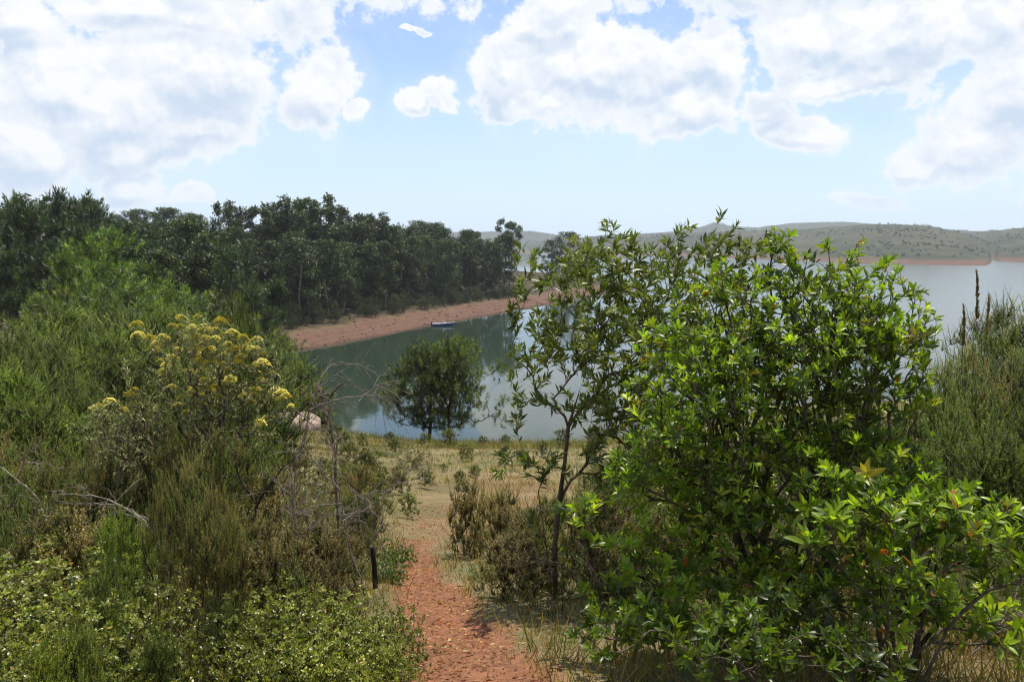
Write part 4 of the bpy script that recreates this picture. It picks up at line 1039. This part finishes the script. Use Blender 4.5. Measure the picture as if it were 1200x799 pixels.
# ------------------------------------------------------------------ big glossy shrub on the right
b0 = gbase(925, 3.75)
o = glossy_bush(501, b0, [(900, 405, 150, 100, 3.6, .5), (950, 335, 85, 42, 3.6, .35), (815, 440, 85, 80, 3.6, .45), (1015, 400, 75, 80, 3.6, .4), (915, 540, 165, 100, 3.6, .6), (800, 570, 95, 75, 3.5, .4), (1005, 520, 85, 90, 3.6, .45), (880, 650, 120, 70, 3.5, .45),
                          (925, 292, 24, 22, 3.6, .12), (905, 285, 14, 18, 3.6, .08), (962, 285, 14, 18, 3.6, .08), (1003, 293, 16, 22, 3.6, .12), (1040, 318, 18, 22, 3.6, .12), (850, 335, 32, 30, 3.6, .2), (770, 500, 50, 40, 3.4, .3), (1085, 470, 28, 34, 3.5, .2), (1076, 358, 16, 26, 3.6, .12), (1062, 400, 30, 22, 3.6, .12), (740, 560, 30, 40, 3.5, .2)], 4300, 9, .45, .9, .049, 8, dense=.42, holes=.36)
tag(o, 'large glossy bright green broad-leaved shrub filling the right of the view', 'shrub')
o = glossy_bush(502, gbase(1075, 2.85), [(1090, 590, 75, 38, 2.9, .3), (1140, 600, 60, 40, 2.9, .25), (1010, 600, 70, 40, 2.9, .3), (1180, 660, 45, 50, 2.8, .25), (1060, 650, 90, 55, 2.9, .35), (985, 560, 40, 35, 2.95, .2), (1200, 620, 40, 30, 2.8, .2), (950, 620, 40, 40, 2.9, .2), (1010, 700, 70, 40, 3.1, .3), (1110, 705, 80, 40, 3.1, .3), (1180, 740, 50, 35, 3.0, .25)], 420, 6, .22, .55, .060, 8, odd=(.012, RED), dense=.35)
tag(o, 'smaller glossy shrub with open rosettes and bare stems at the lower right', 'shrub')
o = glossy_bush(503, gbase(735, 3.5), [(720, 690, 45, 28, 3.3, .2), (760, 650, 50, 40, 3.4, .25), (800, 690, 50, 40, 3.3, .25), (680, 600, 25, 25, 3.5, .15), (690, 630, 40, 25, 3.4, .15), (740, 720, 60, 30, 3.1, .2)], 150, 5, .25, .45, .058, 9, odd=(.02, RED), dense=.3)
tag(o, 'low bright glossy sprouts with a few orange leaves right of the path', 'shrub')
o = glossy_bush(504, gbase(905, 2.7), [(860, 750, 80, 40, 2.6, .25), (950, 730, 70, 45, 2.7, .3), (1010, 770, 50, 30, 2.5, .2), (790, 745, 60, 30, 2.9, .2), (700, 740, 40, 25, 2.9, .2)], 380, 6, .25, .35, .048, 8, dense=.3, cols=[(.06, .10, .022), (.085, .14, .03), (.045, .07, .018), (.12, .17, .04)], wts=(4, 4, 3, 1))
tag(o, 'dark glossy undergrowth at the foot of the large glossy shrub', 'shrub')

# narrow-leaved shrub with the leaning trunk
def willow():
    rng = np.random.default_rng(511); d = 5.0; x, y, z = gbase(652, d); base = np.array([x, y, z]); root = empty('narrow_leaved_shrub', (x, y, z))
    E = [(735, 320, 75, 40, d, .5), (690, 300, 50, 30, d, .35), (640, 330, 55, 28, d, .35), (620, 300, 25, 18, d, .2), (605, 360, 18, 30, d, .15), (640, 400, 45, 40, d, .35), (620, 450, 36, 32, d, .3), (700, 390, 80, 60, d, .6), (760, 380, 70, 70, d, .6), (800, 310, 50, 40, d, .4), (845, 290, 30, 30, d, .3), (880, 290, 40, 18, d, .3), (848, 258, 9, 14, d, .08), (800, 275, 18, 22, d, .15),
         (715, 275, 14, 16, d, .1), (740, 285, 20, 15, d, .15), (610, 490, 22, 16, d - .3, .15), (600, 545, 36, 22, d - .5, .25), (640, 550, 32, 20, d - .4, .2), (700, 470, 70, 45, d, .5), (760, 480, 60, 60, d, .5), (720, 540, 50, 40, d, .4), (810, 380, 50, 50, d, .4), (860, 330, 40, 30, d, .3), (630, 600, 25, 18, d - .3, .15)]
    T = px_cloud(rng, E, 1150); T = T[(T[:, 2] > z + .3)] - base
    tr = np.array([pt(*q, d) for q in [(652, 690), (650, 640), (655, 590), (662, 540), (666, 500), (680, 455)]]) - base; tr[0] = 0
    s2 = np.array([[.02, .02, 0], [.12, .1, .5], *(pt(735, 560, d + .2) - base)[None], *(pt(770, 480, d + .2) - base)[None]])
    s3 = np.array([[-.02, 0, 0], [-.04, -.1, .2], *(pt(640, 640, d - .3) - base)[None], *(pt(632, 585, d - .35) - base)[None]])
    st, tips, dirs, strands, nodes = grow(rng, T, [tr, s2, s3], step=.08, r0=.0007, pen=.12, bend=.45, wig=.08, pw=.45)
    mb = MB(); Wc = [(.10, .14, .040), (.15, .19, .06), (.065, .09, .03), (.20, .22, .13)]
    along(rng, mb, nodes, strands, .014, .070, Wc, (5, 3, 3, 1), 'narrow', wid=1.5, skip=.42, ang=42, up=.15, odd=(.01, [(.3, .24, .05), (.35, .2, .06)]))
    rosettes(rng, mb, tips, dirs, 7, .072, Wc, (5, 3, 3, 1), tilt=(14, 50), kind='narrow', wid=1.5, up=.2)
    finish(root, st, mb, M_bark, M_willow); tag(root, 'tall open olive green shrub with long narrow leaves and a leaning dark trunk', 'shrub')


willow()


# ------------------------------------------------------------------ bare dead branches
def bare(name, d, lines, r, lab, cat, seed, twigs=10, tw=.25, mat=None):
    rng = np.random.default_rng(seed); L0 = lines[0][0]; x, y, z = gbase(L0[0], d); base = np.array([x, y, z]); root = empty(name, (x, y, z)); out = []
    mb = MB()
    for i, ln in enumerate(lines):
        dd = d + np.cumsum(rng.normal(0, .06, len(ln))); P = np.array([pt(q[0], q[1], e) for q, e in zip(ln, dd)]) - base
        if i == 0: P[0] = (0, 0, 0)
        s = np.linspace(0, len(P) - 1, len(P) * 5); P = np.stack([np.interp(s, np.arange(len(P)), P[:, k]) for k in range(3)], -1)
        ker = np.array([1, 2, 3, 2, 1]) / 9; Q = P.copy()
        for k in range(3): Q[2:-2, k] = np.convolve(P[:, k], ker, 'valid')
        Q[1:] += rng.normal(0, .004, Q[1:].shape); R = np.linspace(r if i == 0 else r * .6, r * .15, len(Q)); mb.tube(Q, R, 6)
        for _ in range(twigs):
            k = rng.integers(len(Q) // 3, len(Q) - 1); dv = unit(unit(Q[k] - Q[k - 1]) + rng.normal(0, .6, 3)); l = tw * rng.uniform(.3, 1.2); dr = np.array([0, 0, -.35 * l])
            t = np.linspace(0, 1, 6)[:, None]; W = Q[k] + dv * l * t + dr * t ** 2 + np.cumsum(rng.normal(0, .006, (6, 3)), 0) * (t > 0); mb.tube(W, np.linspace(R[k] * .5, .0009, 6), 4)
            for _2 in range(2):
                q = W[rng.integers(2, 5)]; dv2 = unit(dv + rng.normal(0, .7, 3)); mb.tube(np.stack([q, q + dv2 * l * .2, q + dv2 * l * .4 + dr * .3]), [.0012, .001, .0006], 3)
    o = mb.obj('branch', mat or M_dead, root); tag(root, lab, cat); return root


bare('bare_shrub', 4.9, [[(428, 690), (412, 650), (402, 610), (398, 575), (392, 545)], [(398, 575), (386, 555), (392, 520), (386, 480), (384, 465)], [(402, 610), (440, 590), (468, 562), (490, 540)], [(400, 590), (370, 592), (345, 602)], [(398, 575), (370, 545), (352, 510)], [(392, 545), (420, 585), (440, 580)]], .009, 'pale bare twisted shrub with drooping twigs left of the red path', 'dead shrub', 601, 14, .30)
bare('forked_twig', 5.6, [[(392, 560), (393, 527), (388, 505), (384, 470)], [(393, 527), (397, 515), (397, 505)], [(384, 470), (400, 447), (425, 452)], [(386, 480), (362, 470), (340, 490)]], .012, 'dark bare forked twig standing against the water', 'twig', 602, 4, .2, M_bark)
bare('arching_branch', 5.4, [[(330, 620), (345, 560), (362, 480), (370, 455)], [(370, 455), (385, 428), (420, 426), (445, 440)], [(366, 465), (392, 436), (420, 455), (436, 465)], [(350, 530), (372, 458), (395, 480)], [(362, 480), (400, 466), (440, 462), (458, 472)], [(345, 480), (370, 500), (390, 520)], [(420, 470), (440, 452), (455, 448)]], .010, 'pale arching dead branches reaching out over the water at the left', 'dead branch', 603, 9, .25)
bare('dead_branch', 4.6, [[(75, 640), (60, 600), (20, 560), (-20, 535)], [(20, 560), (30, 540), (50, 545)], [(60, 600), (10, 590), (-15, 600)]], .010, 'pale dead twigs at the left edge', 'dead branch', 604, 7, .22)
bare('dead_branch', 4.3, [[(205, 650), (175, 610), (120, 582), (60, 578)], [(175, 610), (140, 590), (70, 590)]], .010, 'grey fallen branch with combed twigs lying across the heath at the left', 'dead branch', 605, 14, .22)
bare('dead_branch', 5.2, [[(300, 700), (292, 640), (300, 590), (330, 550), (360, 520)], [(300, 590), (280, 560), (270, 520)]], .016, 'dark bare stem rising beside the sparse heath left of the path', 'dead branch', 606, 8, .3, M_dark)
bare('dead_branch', 4.2, [[(705, 760), (690, 700), (700, 640), (740, 600)], [(690, 700), (660, 660), (630, 655)]], .010, 'thin bare brown branches low in front of the leaning trunk', 'dead branch', 607, 18, .3, M_bark)
bare('dead_branch', 3.1, [[(1090, 860), (1075, 760), (1085, 690), (1110, 640)], [(1075, 760), (1110, 720), (1160, 690)], [(1080, 740), (1050, 690), (1040, 650)]], .016, 'dark bare stems at the bottom right under the smaller glossy shrub', 'dead branch', 608, 14, .35, M_dark)
bare('dead_branch', 3.4, [[(1150, 850), (1130, 780), (1170, 730), (1220, 700)], [(1130, 780), (1090, 740), (1060, 735)]], .008, 'pale dry twigs on the grass in the bottom right corner', 'dead branch', 609, 22, .35)
bare('dead_branch', 4.8, [[(320, 690), (335, 640), (372, 610), (400, 600)], [(335, 640), (345, 600), (340, 560)]], .006, 'thin grey tangle of twigs left of the bare twisted shrub', 'dead branch', 610, 30, .35)
# dry small shrubs and tufts scattered in the grass on both sides of the path
dp = [heath_proto(431, .55, .30, 90, ((.14, .12, .06), (.19, .15, .09), (.09, .10, .04)), (4, 3, 3), 'dry_shrub', leaf=.016, per=34, shoot=.16, up=1.6, lowfill=.03),
      heath_proto(432, .55, .32, 90, ((.10, .13, .04), (.15, .17, .06), (.12, .10, .05)), (4, 3, 2), 'dry_shrub', leaf=.016, per=34, shoot=.14, up=.9, lowfill=.03)]
nd = 0
while nd < 190:
    y = 3.6 + 15 * R_.random() ** 1.2; x = R_.uniform(-1, 1) * (.9 + .42 * y)
    q = float(path_dist(np.array([x]), np.array([y]))[0])
    if q < 1.9 or (y > 8.5 and abs(x + .3) < .11 * y and y < 19): continue
    k = nd % 2; s = R_.uniform(.45, 1.15); o = put(dp[k], (x, y, hgt(x, y) - .02), R_.random() * 6.28, (s * 1.15, s * 1.15, s * R_.uniform(.8, 1.3)))
    sd_ = 'left' if x < PATH[5][0] else 'right'
    tag(o, ('straw coloured' if k == 0 else 'olive green') + f' small wiry shrub in the grass {sd_} of the path', 'shrub', ('straw coloured' if k == 0 else 'olive green') + f' wiry shrubs {sd_} of the path'); nd += 1
# weathered post
x, y, z = on_ground(440, 690); topz = pt(435, 640, y)[2]
pm = MB(); pm.tube([(0, 0, -.1), (0, 0, .02), (-.004, 0, (topz - z) * .5), (-.014, 0, topz - z - .004), (-.014, 0, topz - z)], [.019, .019, .018, .019, .012], 9)
po = pm.obj('wooden_post', M_dark, None); po.location = (x, y, z); tag(po, 'short dark weathered wooden post among the shrubs left of the path', 'post')


# ------------------------------------------------------------------ grass, litter (nobody could count them)
def grass(name, n, cols, wts, hmin, hmax, reg, seed, keep, width=.030):
    rng = np.random.default_rng(seed); y = reg[2] + (reg[3] - reg[2]) * rng.random(n) ** 1.5; x = (rng.random(n) * 2 - 1) * (reg[0] + reg[1] * y) ; m = keep(x, y, rng); x, y = x[m], y[m]
    z = height(x, y); k = len(x); mb = MB(); B0 = np.stack([x, y, z], -1); c0 = pal(rng, k, cols, wts, .15); H = rng.uniform(hmin, hmax, k) * (.6 + .8 * fbm(x * .8, y * .8, seed)) * (1 + y * .012)
    for j in range(9):
        B = B0 + np.stack([rng.normal(0, .05, k), rng.normal(0, .05, k), 0 * x], -1) * (1 + y[:, None] * .03); A = np.stack([rng.normal(0, .45, k), rng.normal(0, .45, k), np.ones(k)], -1)
        mb.leaves('blade', B, A, unit(rng.normal(0, 1, (k, 3))), H * rng.uniform(.5, 1.2, k), c0 * (1 + rng.normal(0, .12, (k, 1))), (width / H) * (1 + y * .07) * 11)
    o = mb.obj(name, M_grass, None, smooth=False); tag(o, kind='stuff'); return o


def off_path(lo):
    return lambda x, y, rng: (path_dist(x, y) + .5 * (fbm(x * 2, y * 2, 91) - .5) > lo) & (shore_sd(x, y) > 6)


grass('dry_grass', 15000, [(.30, .23, .12), (.38, .30, .17), (.22, .15, .09), (.26, .14, .09)], (4, 3, 3, 2), .05, .15, (1.0, .62, 1.6, 42), 901, lambda x, y, rng: (path_dist(x, y) > .72 + rng.random(len(x)) * .45) & ((fbm(x * .35, y * .35, 92) + rng.random(len(x)) * .5) > .55), .0045)
grass('green_grass', 15000, [(.09, .12, .035), (.13, .15, .045), (.16, .16, .07), (.07, .09, .03)], (4, 3, 3, 2), .05, .17, (1.0, .62, 1.8, 44), 902, lambda x, y, rng: (path_dist(x, y) > 1.15) & (fbm(x * .35, y * .35, 92) + rng.random(len(x)) * .25 < .62) & ~((y > 8) & (y < 17) & (np.abs(x + .8) < 1.6)), .0045)
grass('tall_dry_grass', 3500, [(.16, .135, .085), (.21, .175, .12), (.12, .095, .06), (.10, .115, .05)], (4, 3, 3, 3), .18, .42, (1.2, .60, 2.4, 16), 903, lambda x, y, rng: (path_dist(x, y) > 2.2) & (np.abs(x) > .6 + .10 * y), .0045)
grass('terrace_edge_grass', 4200, [(.13, .15, .05), (.19, .19, .08), (.24, .21, .11)], (4, 3, 3), .12, .34, (3, .60, 33, 41), 904, lambda x, y, rng: rng.random(len(x)) < .9, .005)


def litter():
    rng = np.random.default_rng(95); n = 9000; s = rng.random(n) ** 1.3 * 12 + 1.8; k = np.interp(s, [p[1] for p in PATH], [p[0] for p in PATH]); wd = np.interp(s, [p[1] for p in PATH], [p[2] for p in PATH])
    x = k + rng.normal(0, .75, n) * wd; y = s; z = height(x, y) - .035 * (1 - sst(.5, 1.3, path_dist(x, y))) + .003
    mb = MB(); A = rng.normal(0, 1, (n, 3)); A[:, 2] *= .25; N = rng.normal(0, .5, (n, 3)) + np.array([0, 0, 1])
    mb.leaves('narrow', np.stack([x, y, z], -1), unit(A), unit(N), rng.uniform(.010, .038, n), pal(rng, n, [(.30, .15, .09), (.24, .10, .06), (.36, .25, .16), (.13, .07, .045), (.36, .30, .21)], (5, 4, 2, 4, 1), .2), rng.uniform(1, 3, n))
    tag(mb.obj('leaf_litter', M_grass, None), kind='stuff')
    mb = MB(); n = 1500; s = rng.random(n) ** 1.2 * 12 + 1.8; x = np.interp(s, [p[1] for p in PATH], [p[0] for p in PATH]) + rng.normal(0, .6, n) * np.interp(s, [p[1] for p in PATH], [p[2] for p in PATH])
    z = height(x, s) - .035 * (1 - sst(.5, 1.3, path_dist(x, s))); b = np.array([[1, 0, 0], [-1, 0, 0], [0, 1, 0], [0, -1, 0], [0, 0, 1], [0, 0, -1]], float); F = np.array([[0, 2, 4], [2, 1, 4], [1, 3, 4], [3, 0, 4], [2, 0, 5], [1, 2, 5], [3, 1, 5], [0, 3, 5]])
    V = b[None] * rng.uniform(.5, 1.2, (n, 6, 1)) * rng.uniform(.004, .016, (n, 1, 1)) * np.array([1, 1, .7]) + np.stack([x, s, z], -1)[:, None]
    mb.add(V.reshape(-1, 3), [(F[None] + (np.arange(n) * 6)[:, None, None]).reshape(-1, 3)], np.repeat(pal(rng, n, [(.30, .11, .065), (.22, .07, .04), (.40, .22, .15)], (4, 3, 2), .2), 6, 0))
    tag(mb.obj('path_pebbles', M_grass, None, smooth=False), kind='stuff')


litter()


def shore_stones():
    rng = np.random.default_rng(96); n = 2600; s = rng.uniform(0, cum[-1] + 60, n); q = np.stack([np.interp(s, cum, bw[:, 0]), np.interp(s, cum, bw[:, 1])], -1) + nrm * (rng.random(n)[:, None] ** 1.3 * 11)
    m = shore_sd(q[:, 0], q[:, 1]) > .2; q = q[m]; n = len(q); z = height(q[:, 0], q[:, 1]); mb = MB()
    b = unit(np.array([[1, 0, 0], [-1, 0, 0], [0, 1, 0], [0, -1, 0], [0, 0, 1], [0, 0, -1]], float)); F = np.array([[0, 2, 4], [2, 1, 4], [1, 3, 4], [3, 0, 4], [2, 0, 5], [1, 2, 5], [3, 1, 5], [0, 3, 5]])
    V = b[None] * rng.uniform(.5, 1.2, (n, 6, 1)) * (.05 + .25 * rng.random((n, 1, 1)) ** 4) * np.array([1.4, 1, .6]) + np.stack([q[:, 0], q[:, 1], z], -1)[:, None]
    mb.add(V.reshape(-1, 3), [(F[None] + (np.arange(n) * 6)[:, None, None]).reshape(-1, 3)], np.repeat(pal(rng, n, [(.16, .09, .06), (.09, .055, .04), (.28, .21, .16)], (4, 3, 2), .2), 6, 0))
    tag(mb.obj('shore_stones', M_grass, None, smooth=False), kind='stuff')


shore_stones()


# scrub and scattered trees over the far hills, one mass at that distance
def far_scrub():
    rng = np.random.default_rng(97); n = 30000; a = rng.uniform(math.radians(-30), math.radians(34), n); r = rng.uniform(780, 3300, n); x = r * np.sin(a); y = r * np.cos(a); z = height(x, y)
    m = (z > 6) & ((fbm(x / 110, y / 110, 98) + .25 * (rng.random(n) - .5) > .54) | (rng.random(n) < .03)); x, y, z = x[m], y[m], z[m]; k = len(x); mb = MB(); s = rng.uniform(.8, 2.0, k) * (1 + .5 * (rng.random(k) < .1))
    d = unit(rng.normal(0, 1, (k, 14, 3))); d[..., 2] = np.abs(d[..., 2]); P = np.stack([x, y, z], -1)[:, None] + d * (rng.uniform(.5, 1.1, (k, 14)) * s[:, None])[..., None] * np.array([1, 1, 1.15]); P = P.reshape(-1, 3)
    c = np.repeat(pal(rng, k, [(.038, .050, .026), (.050, .060, .030), (.060, .066, .034)], (4, 3, 2), .15), 14, 0)
    mb.leaves('diamond', P, unit(rng.normal(0, 1, P.shape)), unit(rng.normal(0, 1, P.shape)), np.repeat(s * .85, 14), c, 1.4)
    tag(mb.obj('hillside_scrub', M_wood, None, smooth=False), kind='stuff')


far_scrub()
